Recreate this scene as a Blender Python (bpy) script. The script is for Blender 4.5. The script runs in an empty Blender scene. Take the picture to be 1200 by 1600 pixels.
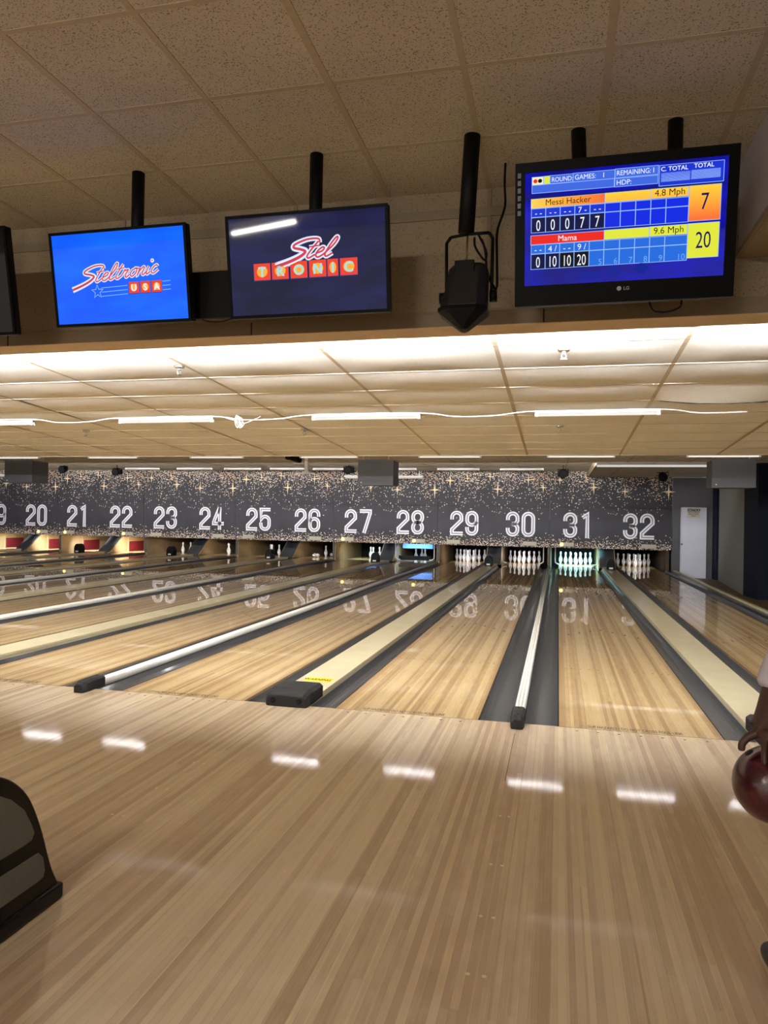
import bpy, bmesh, math, random
from mathutils import Vector, Matrix
random.seed(7)
C = bpy.context.scene.collection
SC = bpy.context.scene
PI = math.pi

# ---------------------------------------------------------------- camera, world, exposure
cam_d = bpy.data.cameras.new('camera'); cam = bpy.data.objects.new('camera', cam_d); C.objects.link(cam)
R_ = Vector((0.97252293, 0.23217560, 0.01713587)); U_ = Vector((-0.01527567, -0.00980771, 0.99983522)); F_ = Vector((-0.23230541, 0.97262444, 0.00599158))
m = Matrix((R_, U_, -F_)).transposed().to_4x4(); m.translation = Vector((-0.01878, -5.13157, 1.41041))
cam.matrix_world = m
cam_d.sensor_fit = 'VERTICAL'; cam_d.sensor_height = 36.0; cam_d.sensor_width = 27.0
cam_d.lens = 1141.549 / 1600 * 36; cam_d.clip_start = 0.05; cam_d.clip_end = 100
SC.camera = cam
world = bpy.data.worlds.new('world'); SC.world = world; world.use_nodes = True
WORLD_STRENGTH = 1.15
world.node_tree.nodes['Background'].inputs[0].default_value = (1.0, 0.94, 0.84, 1)
world.node_tree.nodes['Background'].inputs[1].default_value = WORLD_STRENGTH
SC.view_settings.view_transform = 'Standard'; SC.view_settings.look = 'None'
SC.view_settings.gamma = 1; SC.view_settings.use_curve_mapping = False
SC.view_settings.exposure = 0.16
SC.cycles.use_denoising = True
SC.cycles.max_bounces = 8; SC.cycles.diffuse_bounces = 4; SC.cycles.glossy_bounces = 4
SC.cycles.caustics_reflective = False; SC.cycles.caustics_refractive = False
SC.cycles.sample_clamp_indirect = 6
TUBE = 0.85           # the slim tubes seen in rows under the ceiling (barely lit)
TUBE_STEP = 85.0    # the tubes hidden behind the edge of the sloping ceiling
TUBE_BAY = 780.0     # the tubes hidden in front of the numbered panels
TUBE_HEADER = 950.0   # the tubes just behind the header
TUBE_BACK = 270.0     # unseen tubes behind the bowlers, most of them added as fill

# ---------------------------------------------------------------- lane geometry (measured)
W = 1.0541; G1 = 0.5367; G2 = 0.7048; PITCH = 2*W + G1 + G2
CAP = 0.31; GW = (G2-CAP)/2; RAIL = 0.08; GN = (G1-RAIL)/2
MASK_Y = 17.02
NW = {19: 'nineteen', 20: 'twenty', 30: 'thirty', 31: 'thirty-one', 32: 'thirty-two', 18: 'eighteen', **{20+i: 'twenty-'+w for i, w in enumerate(('', 'one', 'two', 'three', 'four', 'five', 'six', 'seven', 'eight', 'nine')) if i}}
def lane_x(n):                       # left edge of lane n
    k = (32-n)//2
    return -k*PITCH + (W+G2 if n % 2 == 0 else 0)

# ---------------------------------------------------------------- material helpers
MATS = {}
def srgb(r, g, b):
    f = lambda c: (c/255/12.92) if c/255 <= .04045 else ((c/255+.055)/1.055)**2.4
    return (f(r), f(g), f(b), 1)
class NT:
    def __init__(s, name):
        s.m = bpy.data.materials.new(name); s.m.use_nodes = True; s.t = s.m.node_tree; s.b = s.t.nodes['Principled BSDF']
    def n(s, kind, **kw):
        nd = s.t.nodes.new(kind)
        for k, v in kw.items():
            if k.startswith('i'):
                key = k[1:]; key = int(key) if key.isdigit() else key.replace('_', ' ')
                s.set(nd.inputs[key], v)
            else: setattr(nd, k, v)
        return nd
    def set(s, sock, v):
        if isinstance(v, bpy.types.NodeSocket): s.t.links.new(v, sock)
        elif isinstance(v, bpy.types.Node): s.t.links.new(v.outputs[0], sock)
        else: sock.default_value = v
    def math(s, op, a, b=0.0, c=None, clamp=False):
        nd = s.t.nodes.new('ShaderNodeMath'); nd.operation = op; nd.use_clamp = clamp
        s.set(nd.inputs[0], a); s.set(nd.inputs[1], b)
        if c is not None: s.set(nd.inputs[2], c)
        return nd.outputs[0]
    def mix(s, f, a, b):
        nd = s.t.nodes.new('ShaderNodeMix'); nd.data_type = 'RGBA'
        s.set(nd.inputs[0], f); s.set(nd.inputs[6], a); s.set(nd.inputs[7], b)
        return nd.outputs[2]
    def coord(s):
        nd = s.t.nodes.new('ShaderNodeTexCoord'); sp = s.t.nodes.new('ShaderNodeSeparateXYZ')
        s.t.links.new(nd.outputs['Object'], sp.inputs[0]); return nd.outputs['Object'], sp.outputs[0], sp.outputs[1], sp.outputs[2]
    def comb(s, x=0.0, y=0.0, z=0.0):
        nd = s.t.nodes.new('ShaderNodeCombineXYZ'); s.set(nd.inputs[0], x); s.set(nd.inputs[1], y); s.set(nd.inputs[2], z); return nd.outputs[0]
    def ramp(s, f, lo, hi):
        nd = s.t.nodes.new('ShaderNodeMapRange'); nd.clamp = True
        s.set(nd.inputs[0], f); nd.inputs[1].default_value = lo; nd.inputs[2].default_value = hi
        return nd.outputs[0]
    def bump(s, h, strength=.2, dist=.01):
        nd = s.n('ShaderNodeBump'); nd.inputs['Strength'].default_value = strength; nd.inputs['Distance'].default_value = dist
        s.set(nd.inputs['Height'], h); s.t.links.new(nd.outputs[0], s.b.inputs['Normal'])
def plain(name, col, rough=.5, metal=0.0, coat=0.0, noise=.06, scale=30, spec=.5):
    if name in MATS: return MATS[name]
    N = NT(name); o, x, y, z = N.coord()
    nz = N.n('ShaderNodeTexNoise', iVector=o, iScale=scale, iDetail=3.0)
    d = tuple(c*(1-noise*2) for c in col[:3])+(1,); l = tuple(min(1, c*(1+noise)) for c in col[:3])+(1,)
    N.set(N.b.inputs['Base Color'], N.mix(nz.outputs[0], d, l))
    N.b.inputs['Roughness'].default_value = rough; N.b.inputs['Metallic'].default_value = metal
    N.b.inputs['Coat Weight'].default_value = coat; N.b.inputs['Coat Roughness'].default_value = .08
    N.b.inputs['Specular IOR Level'].default_value = spec
    MATS[name] = N.m; return N.m
def emit(name, col, strength, base=(.01, .01, .01, 1)):
    if strength == 1.0: strength = .90
    if name in MATS: return MATS[name]
    N = NT(name); N.b.inputs['Base Color'].default_value = base; N.b.inputs['Specular IOR Level'].default_value = .1
    N.b.inputs['Emission Color'].default_value = col; N.b.inputs['Emission Strength'].default_value = strength
    MATS[name] = N.m; return N.m
def wood(name, light, dark, pink, board, rough, coat_r, coat_ior, seg=1.9, coat=1.0, wave=0.0):
    N = NT(name); o, x, y, z = N.coord()
    idx = N.math('FLOOR', N.math('DIVIDE', x, board))
    w1 = N.n('ShaderNodeTexWhiteNoise', noise_dimensions='1D', iW=idx)
    sidx = N.math('FLOOR', N.math('ADD', N.math('DIVIDE', y, seg), N.math('MULTIPLY', w1.outputs[0], 9.7)))
    w2 = N.n('ShaderNodeTexWhiteNoise', noise_dimensions='2D', iVector=N.comb(idx, sidx))
    w3 = N.n('ShaderNodeTexWhiteNoise', noise_dimensions='1D', iW=N.math('FLOOR', N.math('DIVIDE', N.math('ADD', x, 31.7), board*2.0)))
    gr = N.n('ShaderNodeTexNoise', iVector=N.comb(N.math('MULTIPLY', x, 220.0), N.math('MULTIPLY', y, 3.0), N.math('MULTIPLY', idx, 7.3)), iScale=1.0, iDetail=4.0)
    big = N.n('ShaderNodeTexNoise', iVector=N.comb(N.math('MULTIPLY', x, 14.0), N.math('MULTIPLY', y, 6.0), N.math('MULTIPLY', sidx, 3.1)), iScale=1.0, iDetail=3.0)
    t = N.math('ADD', N.math('MULTIPLY', w1.outputs[0], .34), N.math('MULTIPLY', w3.outputs[0], .42))
    t = N.math('ADD', t, N.math('MULTIPLY', w2.outputs[0], .20))
    t = N.math('ADD', t, N.math('MULTIPLY', N.math('SUBTRACT', gr.outputs[0], .5), .28))
    t = N.math('ADD', t, N.math('MULTIPLY', N.math('SUBTRACT', big.outputs[0], .5), .34))
    t = N.ramp(t, .28, .68)
    c = N.mix(t, dark, light)
    c = N.mix(N.math('MULTIPLY', w2.outputs[0], .35), c, pink)
    fr = N.math('FRACT', N.math('DIVIDE', x, board))
    line = N.math('LESS_THAN', fr, .05)
    c = N.mix(N.math('MULTIPLY', line, .22), c, (.10, .06, .03, 1))
    N.set(N.b.inputs['Base Color'], c)
    N.b.inputs['Roughness'].default_value = rough
    N.b.inputs['Specular IOR Level'].default_value = 0.25
    N.b.inputs['Coat Weight'].default_value = coat; N.b.inputs['Coat Roughness'].default_value = coat_r; N.b.inputs['Coat IOR'].default_value = coat_ior
    if wave:
        wn = N.n('ShaderNodeTexNoise', iVector=N.comb(N.math('MULTIPLY', x, 9.0), N.math('MULTIPLY', y, 1.2)), iScale=1.0, iDetail=2.0)
        nd = N.n('ShaderNodeBump'); nd.inputs['Strength'].default_value = wave; nd.inputs['Distance'].default_value = .004
        N.set(nd.inputs['Height'], wn.outputs[0]); N.t.links.new(nd.outputs[0], N.b.inputs['Coat Normal'])
    MATS[name] = N.m; return N.m
def tile_mat(name, col, speck, dens, rough=.9):
    N = NT(name); o, x, y, z = N.coord()
    n1 = N.n('ShaderNodeTexNoise', iVector=o, iScale=125.0, iDetail=2.0)
    n2 = N.n('ShaderNodeTexNoise', iVector=o, iScale=1.6, iDetail=3.0)
    n3 = N.n('ShaderNodeTexNoise', iVector=o, iScale=42.0, iDetail=3.0)
    s1 = N.ramp(n1.outputs[0], dens, dens+.05)
    c = N.mix(N.ramp(n2.outputs[0], .3, .7), tuple(v*.86 for v in col[:3])+(1,), col)
    c = N.mix(N.math('MULTIPLY', N.ramp(n3.outputs[0], .35, .7), .22), c, tuple(v*.7 for v in col[:3])+(1,))
    c = N.mix(N.math('MULTIPLY', s1, .75), c, speck)
    N.set(N.b.inputs['Base Color'], c); N.b.inputs['Roughness'].default_value = rough; N.b.inputs['Specular IOR Level'].default_value = .15
    N.bump(n1.outputs[0], .25, .004)
    MATS[name] = N.m; return N.m
def glitter(name, upper):
    N = NT(name); o, x, y, z = N.coord()
    v = N.n('ShaderNodeTexVoronoi', iVector=N.comb(x, z), iScale=29.0); v.voronoi_dimensions = '2D'
    sp = N.t.nodes.new('ShaderNodeSeparateXYZ'); N.t.links.new(v.outputs['Color'], sp.inputs[0])
    cl = N.n('ShaderNodeTexNoise', iVector=N.comb(x, z), iScale=1.6, iDetail=3.0)
    if upper:
        d = N.math('POWER', N.ramp(z, 1.75, 2.85), 2.0)
        p = N.math('ADD', N.math('MULTIPLY', d, .85), .06)
    else:
        d = N.math('POWER', N.math('SUBTRACT', 1.0, N.ramp(z, .575, 1.02)), 1.7)
        d2 = N.math('MULTIPLY', N.ramp(z, 1.5, 1.76), .07)
        p = N.math('ADD', N.math('MULTIPLY', d, .92), N.math('ADD', d2, .006))
    p = N.math('MULTIPLY', p, N.math('ADD', N.ramp(cl.outputs[0], .2, .7), .45))
    on = N.math('LESS_THAN', sp.outputs[0], p)
    rad = N.math('ADD', .20, N.math('MULTIPLY', sp.outputs[1], .26))
    dot = N.math('LESS_THAN', v.outputs['Distance'], rad)
    f = N.math('MULTIPLY', on, dot)
    gold = N.mix(sp.outputs[2], srgb(252, 222, 172), srgb(255, 252, 246))
    warm = N.n('ShaderNodeTexNoise', iVector=N.comb(N.math('ADD', x, 40.0), z), iScale=.9, iDetail=2.0)
    gold = N.mix(N.math('MULTIPLY', N.ramp(warm.outputs[0], .52, .72), .55), gold, srgb(240, 170, 88))
    base = N.mix(cl.outputs[0], srgb(50, 50, 56), srgb(66, 65, 72))
    c = N.mix(f, base, gold)
    N.set(N.b.inputs['Base Color'], c); N.b.inputs['Roughness'].default_value = .55; N.b.inputs['Specular IOR Level'].default_value = .3
    wr = N.n('ShaderNodeTexNoise', iVector=N.comb(N.math('MULTIPLY', x, 2.2), 0.0, N.math('MULTIPLY', z, 1.1)), iScale=1.0, iDetail=3.0)
    N.bump(wr.outputs[0], .35, .05)
    MATS[name] = N.m; return N.m
def gradient_emit(name, c0, c1, axis, lo, hi, strength):
    N = NT(name); o, x, y, z = N.coord()
    N.b.inputs['Base Color'].default_value = (.01, .01, .01, 1)
    N.set(N.b.inputs['Emission Color'], N.mix(N.ramp((x, y, z)[axis], lo, hi), c0, c1)); N.b.inputs['Emission Strength'].default_value = strength
    N.b.inputs['Roughness'].default_value = .12
    MATS[name] = N.m; return N.m

M_LANE = wood('lane_wood', srgb(236, 208, 154), srgb(188, 151, 102), srgb(214, 175, 122), W/39, .42, .012, 1.68, 2.3)
M_APP = wood('approach_wood', srgb(236, 216, 180), srgb(192, 164, 132), srgb(206, 174, 144), .0275, .34, .062, 1.45, 1.3, .75)
M_TILE = tile_mat('old_ceiling_tile', srgb(196, 188, 172), srgb(92, 82, 66), .585)
M_TEE = plain('ceiling_tee', srgb(174, 162, 140), .75, spec=.1)
M_TILE2 = tile_mat('lane_ceiling_tile', srgb(236, 230, 218), srgb(170, 160, 144), .68)
M_TILE3 = tile_mat('far_ceiling_tile', srgb(226, 224, 220), srgb(140, 134, 124), .68)
M_TEE2 = plain('lane_ceiling_tee', srgb(176, 156, 126), .6)
M_TEEW = plain('white_tee', srgb(232, 222, 206), .6)
M_DARK = plain('dark_gap', srgb(14, 13, 12), .9)
M_HEAD = tile_mat('header_panel', srgb(146, 131, 108), srgb(90, 75, 58), .62)
M_TRIM = plain('header_trim', srgb(122, 106, 84), .6)
M_TAN = plain('header_underside', srgb(206, 178, 140), .6)
M_PURP = plain('bulkhead_paint', srgb(160, 154, 162), .7)
M_GUT = plain('gutter_plastic', srgb(66, 68, 71), .38, coat=.35, noise=.12, scale=9)
M_CAPP = plain('division_board', srgb(222, 208, 168), .42, coat=.5, noise=.08, scale=4)
M_BLK = plain('black_plastic', srgb(14, 14, 15), .5, spec=.15)
M_BLKM = plain('black_metal', srgb(10, 9, 9), .55, spec=.12)
M_HOODP = plain('charcoal_plastic', srgb(34, 34, 36), .6, spec=.3)
M_RAIL = plain('rail_alloy', srgb(226, 222, 212), .32, metal=.15, coat=.3)
M_SUB = plain('subfloor', srgb(24, 20, 17), .9)
M_PIN = plain('pin_white', srgb(244, 244, 246), .25, coat=.6, noise=.01)
M_RED = plain('pin_mark', srgb(60, 60, 92), .35)
M_KICK = plain('kickback_side', srgb(176, 150, 112), .6, noise=.12, scale=5)
M_KICKF = plain('kickback_cover', srgb(74, 75, 79), .55, noise=.1)
M_PIT = plain('pit_dark', srgb(17, 15, 14), .9)
M_MAROON = plain('maroon_cushion', srgb(112, 22, 34), .6)
M_NUM = plain('numeral_white', srgb(240, 239, 246), .5, noise=.02)
M_NUMI = plain('numeral_inline', srgb(96, 94, 104), .55)
M_STAR = plain('printed_star', srgb(255, 236, 190), .5, noise=.02)
M_STARG = plain('printed_glow', srgb(176, 132, 76), .55, noise=.02)
M_GU = glitter('glitter_upper', True); M_GL = glitter('glitter_lower', False)
M_BOXT = plain('indicator_box', srgb(190, 184, 162), .6)
M_LAMPY = emit('indicator_lamp', (1, .62, .18, 1), 3.2)
M_TUBE = emit('tube_glow', (1, .93, .84, 1), TUBE)
M_TUBES = emit('tube_glow_step', (1, .97, .95, 1), TUBE_STEP)
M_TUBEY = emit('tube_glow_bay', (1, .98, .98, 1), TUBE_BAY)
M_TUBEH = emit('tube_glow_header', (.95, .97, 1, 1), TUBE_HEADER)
M_TUBEB = emit('tube_glow_back', (1, .94, .84, 1), TUBE_BACK)
M_TUBEO = plain('tube_unlit', srgb(232, 228, 220), .35)
M_WHITE = plain('white_enamel', srgb(232, 230, 226), .45)
M_GREYB = plain('grey_box', srgb(80, 81, 86), .65, noise=.05, scale=6)
M_WALLG = plain('grey_wall', srgb(92, 92, 96), .8, noise=.05, scale=3)
M_DOOR = plain('white_door', srgb(222, 224, 236), .55, noise=.04, scale=3)
M_NAVY = plain('navy_paint', srgb(12, 15, 34), .7, spec=.2)
M_PANELG = plain('grey_green_panel', srgb(126, 126, 120), .7, noise=.06, scale=2)
M_OLIVE = plain('olive_floor', srgb(116, 94, 52), .5, noise=.15, scale=6)
M_MARK = plain('lane_marking', srgb(44, 28, 20), .5)
M_MARKL = plain('lane_plug', srgb(236, 216, 186), .5)
M_SHELL = plain('return_shell', srgb(12, 11, 12), .35, spec=.2)
M_INSET = plain('return_inset', srgb(122, 124, 120), .85, noise=.15, scale=160)
M_YEL = plain('yellow_sticker', srgb(250, 226, 40), .5)
M_CHROME = plain('steel', srgb(190, 190, 192), .25, metal=1.0)
M_BLUEP = plain('blue_deck', srgb(110, 150, 205), .4)

# ---------------------------------------------------------------- mesh helpers
class MB:
    def __init__(s): s.v = []; s.f = []; s.mi = []; s.sm = []
    def poly(s, pts, mi=0, smooth=False):
        b = len(s.v); s.v += [tuple(p) for p in pts]; s.f.append(tuple(range(b, b+len(pts)))); s.mi.append(mi); s.sm.append(smooth)
    def box(s, x0, x1, y0, y1, z0, z1, mi=0):
        b = len(s.v)
        s.v += [(x0,y0,z0),(x1,y0,z0),(x1,y1,z0),(x0,y1,z0),(x0,y0,z1),(x1,y0,z1),(x1,y1,z1),(x0,y1,z1)]
        for f in ((3,2,1,0),(4,5,6,7),(0,1,5,4),(1,2,6,5),(2,3,7,6),(3,0,4,7)):
            s.f.append(tuple(b+i for i in f)); s.mi.append(mi); s.sm.append(False)
    def loft(s, rings, mi=0, smooth=True, cap=True, closed=True):
        b = len(s.v); n = len(rings[0])
        for r in rings: s.v += [tuple(p) for p in r]
        for i in range(len(rings)-1):
            for j in range(n if closed else n-1):
                k = (j+1) % n
                s.f.append((b+i*n+j, b+i*n+k, b+(i+1)*n+k, b+(i+1)*n+j)); s.mi.append(mi); s.sm.append(smooth)
        if cap and closed:
            s.f.append(tuple(b+j for j in reversed(range(n)))); s.mi.append(mi); s.sm.append(False)
            s.f.append(tuple(b+(len(rings)-1)*n+j for j in range(n))); s.mi.append(mi); s.sm.append(False)
    def prism_x(s, prof, x0, x1, mi=0, smooth=False):      # profile in (y, z)
        s.loft([[(x0, p[0], p[1]) for p in prof], [(x1, p[0], p[1]) for p in prof]], mi, smooth)
    def prism_y(s, prof, y0, y1, mi=0, smooth=False):      # profile in (x, z)
        s.loft([[(p[0], y0, p[1]) for p in prof], [(p[0], y1, p[1]) for p in prof]], mi, smooth)
    def tube(s, pts, r, n=10, mi=0):
        pts = [Vector(p) for p in pts]; rings = []
        for i, p in enumerate(pts):
            t = (pts[min(i+1, len(pts)-1)]-pts[max(i-1, 0)]).normalized()
            a = Vector((0, 0, 1)) if abs(t.z) < .9 else Vector((1, 0, 0))
            u = t.cross(a).normalized(); w = t.cross(u)
            rr = r[i] if isinstance(r, (list, tuple)) else r
            rings.append([p+(u*math.cos(q*2*PI/n)+w*math.sin(q*2*PI/n))*rr for q in range(n)])
        s.loft(rings, mi)
    def lathe(s, prof, n=20, mi=0, mis=None, org=(0, 0, 0), mat=None):
        rings = []
        for r, z in prof:
            ring = [Vector((r*math.cos(q*2*PI/n), r*math.sin(q*2*PI/n), z)) for q in range(n)]
            rings.append([(mat @ p if mat else p)+Vector(org) for p in ring])
        b = len(s.mi); s.loft(rings, mi)
        if mis:
            for i, q in enumerate(mis):
                for j in range(n): s.mi[b+i*n+j] = q
    def build(s, name, mats, parent=None, bevel=0, loc=None):
        me = bpy.data.meshes.new(name); me.from_pydata(s.v, [], s.f)
        for mm in (mats if isinstance(mats, (list, tuple)) else [mats]): me.materials.append(mm)
        me.polygons.foreach_set('material_index', s.mi); me.polygons.foreach_set('use_smooth', s.sm)
        bm = bmesh.new(); bm.from_mesh(me); bmesh.ops.recalc_face_normals(bm, faces=bm.faces); bm.to_mesh(me); bm.free()
        me.update()
        o = bpy.data.objects.new(name, me); C.objects.link(o)
        if parent: o.parent = parent
        if loc: o.location = loc
        if bevel:
            bv = o.modifiers.new('bevel', 'BEVEL'); bv.width = bevel; bv.segments = 2; bv.limit_method = 'ANGLE'
        return o
def tag(o, label, cat, group=None, kind=None):
    if label: o['label'] = label
    if cat: o['category'] = cat
    if group: o['group'] = group
    if kind: o['kind'] = kind
    return o
def thing(name, label, cat, loc=(0, 0, 0), group=None, rot=(0, 0, 0)):
    o = bpy.data.objects.new(name, None); C.objects.link(o); o.location = loc; o.rotation_euler = rot; o.empty_display_size = .1
    return tag(o, label, cat, group)
def struct(mb, name, mats, label=None, cat=None, bevel=0):
    return tag(mb.build(name, mats, bevel=bevel), label, cat, kind='structure')
def arc(cx, cy, r, a0, a1, n=10):
    return [(cx+r*math.cos(math.radians(a0+(a1-a0)*i/n)), cy+r*math.sin(math.radians(a0+(a1-a0)*i/n))) for i in range(n+1)]
def smooth_path(pts, n=7):
    out = []; P = [pts[0]]+list(pts)+[pts[-1]]
    for i in range(1, len(P)-2):
        for k in range(n):
            t = k/n; q = []
            for d in range(len(pts[0])):
                a, b, c, e = P[i-1][d], P[i][d], P[i+1][d], P[i+2][d]
                q.append(.5*(2*b+(c-a)*t+(2*a-5*b+4*c-e)*t*t+(3*b-a-3*c+e)*t**3))
            out.append(tuple(q))
    out.append(tuple(pts[-1])); return out
def ribbon(mb, path, w, put, mi=0, closed=False, taper=None):    # flat stroke along a 2D path
    n = len(path); L = []; Rr = []
    for i, p in enumerate(path):
        if closed: a = path[(i-1) % n]; b = path[(i+1) % n]
        else: a = path[max(i-1, 0)]; b = path[min(i+1, n-1)]
        d1 = Vector((p[0]-a[0], p[1]-a[1])); d2 = Vector((b[0]-p[0], b[1]-p[1]))
        if d1.length < 1e-9: d1 = d2
        if d2.length < 1e-9: d2 = d1
        d1.normalize(); d2.normalize(); t = d1+d2
        t = t.normalized() if t.length > 1e-6 else d1
        nn = Vector((-t.y, t.x)); k = 1/max(.55, nn.dot(Vector((-d1.y, d1.x))))
        ww = (w*taper(i/(n-1)) if taper else w)/2*k
        L.append((p[0]+nn.x*ww, p[1]+nn.y*ww)); Rr.append((p[0]-nn.x*ww, p[1]-nn.y*ww))
    for i in range(n if closed else n-1):
        j = (i+1) % n
        mb.poly([put(*Rr[i]), put(*Rr[j]), put(*L[j]), put(*L[i])], mi)
def text_mesh(mb, txt, h, put, mi=0, align='LEFT', shear=0.0, bold=0.0, xs=1.0):   # the built-in sans, laid on any plane
    cu = bpy.data.curves.new('t', 'FONT'); cu.body = txt; cu.size = 1.0; cu.align_x = align; cu.shear = shear; cu.offset = bold; cu.resolution_u = 3
    o = bpy.data.objects.new('t', cu); C.objects.link(o)
    dg = bpy.context.evaluated_depsgraph_get(); me = bpy.data.meshes.new_from_object(o.evaluated_get(dg))
    s = h/.70
    for p in me.polygons: mb.poly([put(me.vertices[i].co.x*s*xs, me.vertices[i].co.y*s) for i in p.vertices], mi)
    bpy.data.objects.remove(o); bpy.data.curves.remove(cu); bpy.data.meshes.remove(me)

XL, XR = -24.0, 4.4
# ================================================================ THE SETTING
# approach floor with its seam, plugs, dots
b = MB(); b.box(XL, XR, -12.0, 0.0, -.12, 0.0)
for n in range(19, 33):
    x0 = lane_x(n)
    for k in range(1, 8):
        cx = x0+(5*k)/39*W-.013
        if n >= 25:
            for (yy, rr) in ((-.075, .008),):
                b.poly([(cx+rr*1.3*math.cos(a*PI/4), yy+rr*math.sin(a*PI/4), .0006) for a in range(8)], 1)
            b.poly([(cx+.009*math.cos(a*PI/4), -3.6+.009*math.sin(a*PI/4), .0006) for a in range(8)], 1)
    b.poly([(x0-.02, -.006, .0007), (x0+W+.02, -.006, .0007), (x0+W+.02, .0, .0007), (x0-.02, .0, .0007)], 1)
for (sx, y0, y1) in ((-.278, -1.15, -.25), (-1.93, -1.1, -.5)):
    b.poly([(sx, y0, .0006), (sx+.003, y0, .0006), (sx+.003, y1, .0006), (sx, y1, .0006)], 1)
for (px, py) in ((-.265, -1.62), (-.225, -1.62), (-.265, -2.12), (-.22, -2.12), (-.265, -2.52), (-.22, -2.52), (-.27, -2.86), (-.22, -2.86),
                 (-2.0, -1.35), (-1.94, -1.35), (-2.0, -1.75), (-1.94, -1.75), (-2.02, -2.1), (-1.96, -2.1), (-1.05, -2.4), (-.95, -.9)):
    b.poly([(px+.008*math.cos(a*PI/4), py+.008*math.sin(a*PI/4), .0006) for a in range(8)], 2)
struct(b, 'floor', [M_APP, M_MARK, M_MARKL], 'pale wooden approach floor in front of the lanes', 'floor')
b = MB(); b.box(XL, 3.24, .002, 21.5, -.5, -.20); struct(b, 'floor', M_SUB, 'dark subfloor under the lanes', 'floor')
b = MB(); b.box(3.25, XR+1.6, .002, 17.02, -.4, -.185); struct(b, 'floor', M_OLIVE, 'olive brown walkway floor beside the last lane', 'floor')
b = MB(); b.box(XL, lane_x(19)-GN-RAIL, .002, 19.3, -.195, .0); struct(b, 'floor', M_APP, 'wooden floor beyond the leftmost lane', 'floor')

# upper ceiling of the approach: 2 x 2 ft tiles
UZ = 3.37
b = MB(); b.box(XL, XR, -12.0, -.78, UZ, UZ+.1, 0)
for i in range(-40, 8):
    x = .16+.61*i; w = .014 if i % 2 else .017
    b.box(x-w, x+w, -12.0, -.785, UZ-.0025, UZ+.001, 1)
for j in range(0, 18):
    y = -1.375-.61*j
    b.box(XL, XR, y-.013, y+.013, UZ-.002, UZ+.001, 1)
struct(b, 'ceiling', [M_TILE, M_TEE], 'speckled square tile ceiling over the approach', 'ceiling')
# header wall between the two ceilings
b = MB()
b.box(XL, XR, -.78, -.56, 2.64, UZ, 0)
b.box(XL, XR, -.788, -.779, 3.205, 3.262, 1)
b.box(XL, XR, -.787, -.56, 2.556, 2.641, 1)
b.box(XL, XR, -.792, -.785, 2.636, 2.648, 1)
for i in range(-20, 5):
    x = -.446+1.22*i
    b.box(x-.012, x+.012, -.786, -.779, 2.65, UZ, 1)
for i in range(-16, 3):
    x = -.12+1.83*i
    b.box(x-.004, x+.004, -.789, -.785, 2.556, 2.640, 2)
b.box(XL, XR, -.787, -.56, 2.552, 2.556, 3)
struct(b, 'wall_header', [M_HEAD, M_TRIM, M_DARK, M_TAN], 'brown tiled header wall behind the televisions', 'wall')
# bulkhead at the upper right
b = MB(); b.box(.92, XR, -12.0, -.79, 2.866, UZ-.001, 0); b.box(.922, XR, -11.9, -.79, 2.862, 2.866, 1)
struct(b, 'wall_right_bulkhead', [M_PURP, M_HEAD], 'pale painted bulkhead right of the scoreboard television', 'wall')
b = MB(); b.box(.905, .92, -12.0, -.79, 2.862, 2.888); struct(b, 'trim_1', M_TRIM, 'metal edge trim along the bulkhead bottom', 'trim')

# sloping, sagging ceiling over the lanes
def cz(y): return 2.59-.0545*y
YL = [-.56, -.11, .53, 1.15, 1.77, 2.40, 2.97, 3.55, 4.13, 4.70, 5.25]
XT = [-1.685+1.23*i for i in range(-18, 5)]
XT = [XL]+[x for x in XT if XL+.2 < x < XR-.2]+[XR]
b = MB(); rs = random.Random(3)
for i in range(len(XT)-1):
    for j in range(len(YL)-1):
        x0, x1, y0, y1 = XT[i], XT[i+1], YL[j], YL[j+1]
        sag = .006+rs.random()*.007
        if j == 0: sag = .003
        if j >= 5: sag *= .35
        nx, ny = 6, 7
        droop = 0.0
        if x0 > .7 and j == 3: droop = .045
        idx0 = len(b.v)
        for a in range(nx+1):
            for c in range(ny+1):
                u, w = a/nx, c/ny
                z = cz(y0+(y1-y0)*w)-sag*4*w*(1-w)*max(0.0, math.sin(PI*u))**.35 - droop*math.sin(PI*u)*w**2
                b.v.append((x0+(x1-x0)*u, y0+(y1-y0)*w, z))
        for a in range(nx):
            for c in range(ny):
                q = idx0+a*(ny+1)+c
                b.f.append((q, q+1, q+ny+2, q+ny+1)); b.mi.append(0); b.sm.append(True)
for x in XT[1:-1]:
    b.poly([(x-.016, YL[0], cz(YL[0])-.0065), (x+.016, YL[0], cz(YL[0])-.0065), (x+.016, YL[-1], cz(YL[-1])-.0065), (x-.016, YL[-1], cz(YL[-1])-.0065)], 1)
for k, y in enumerate(YL[1:-1]):
    b.box(XL, XR, y-.004, y+.004, cz(y)-.003, cz(y)+.002, 2 if k < 3 else 1)
b.box(XL, XR, 5.24, 5.27, cz(5.25)-.012, 2.66, 1)
b.box(XL, XR, -.56, 5.24, 2.70, 2.72, 3)
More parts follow.
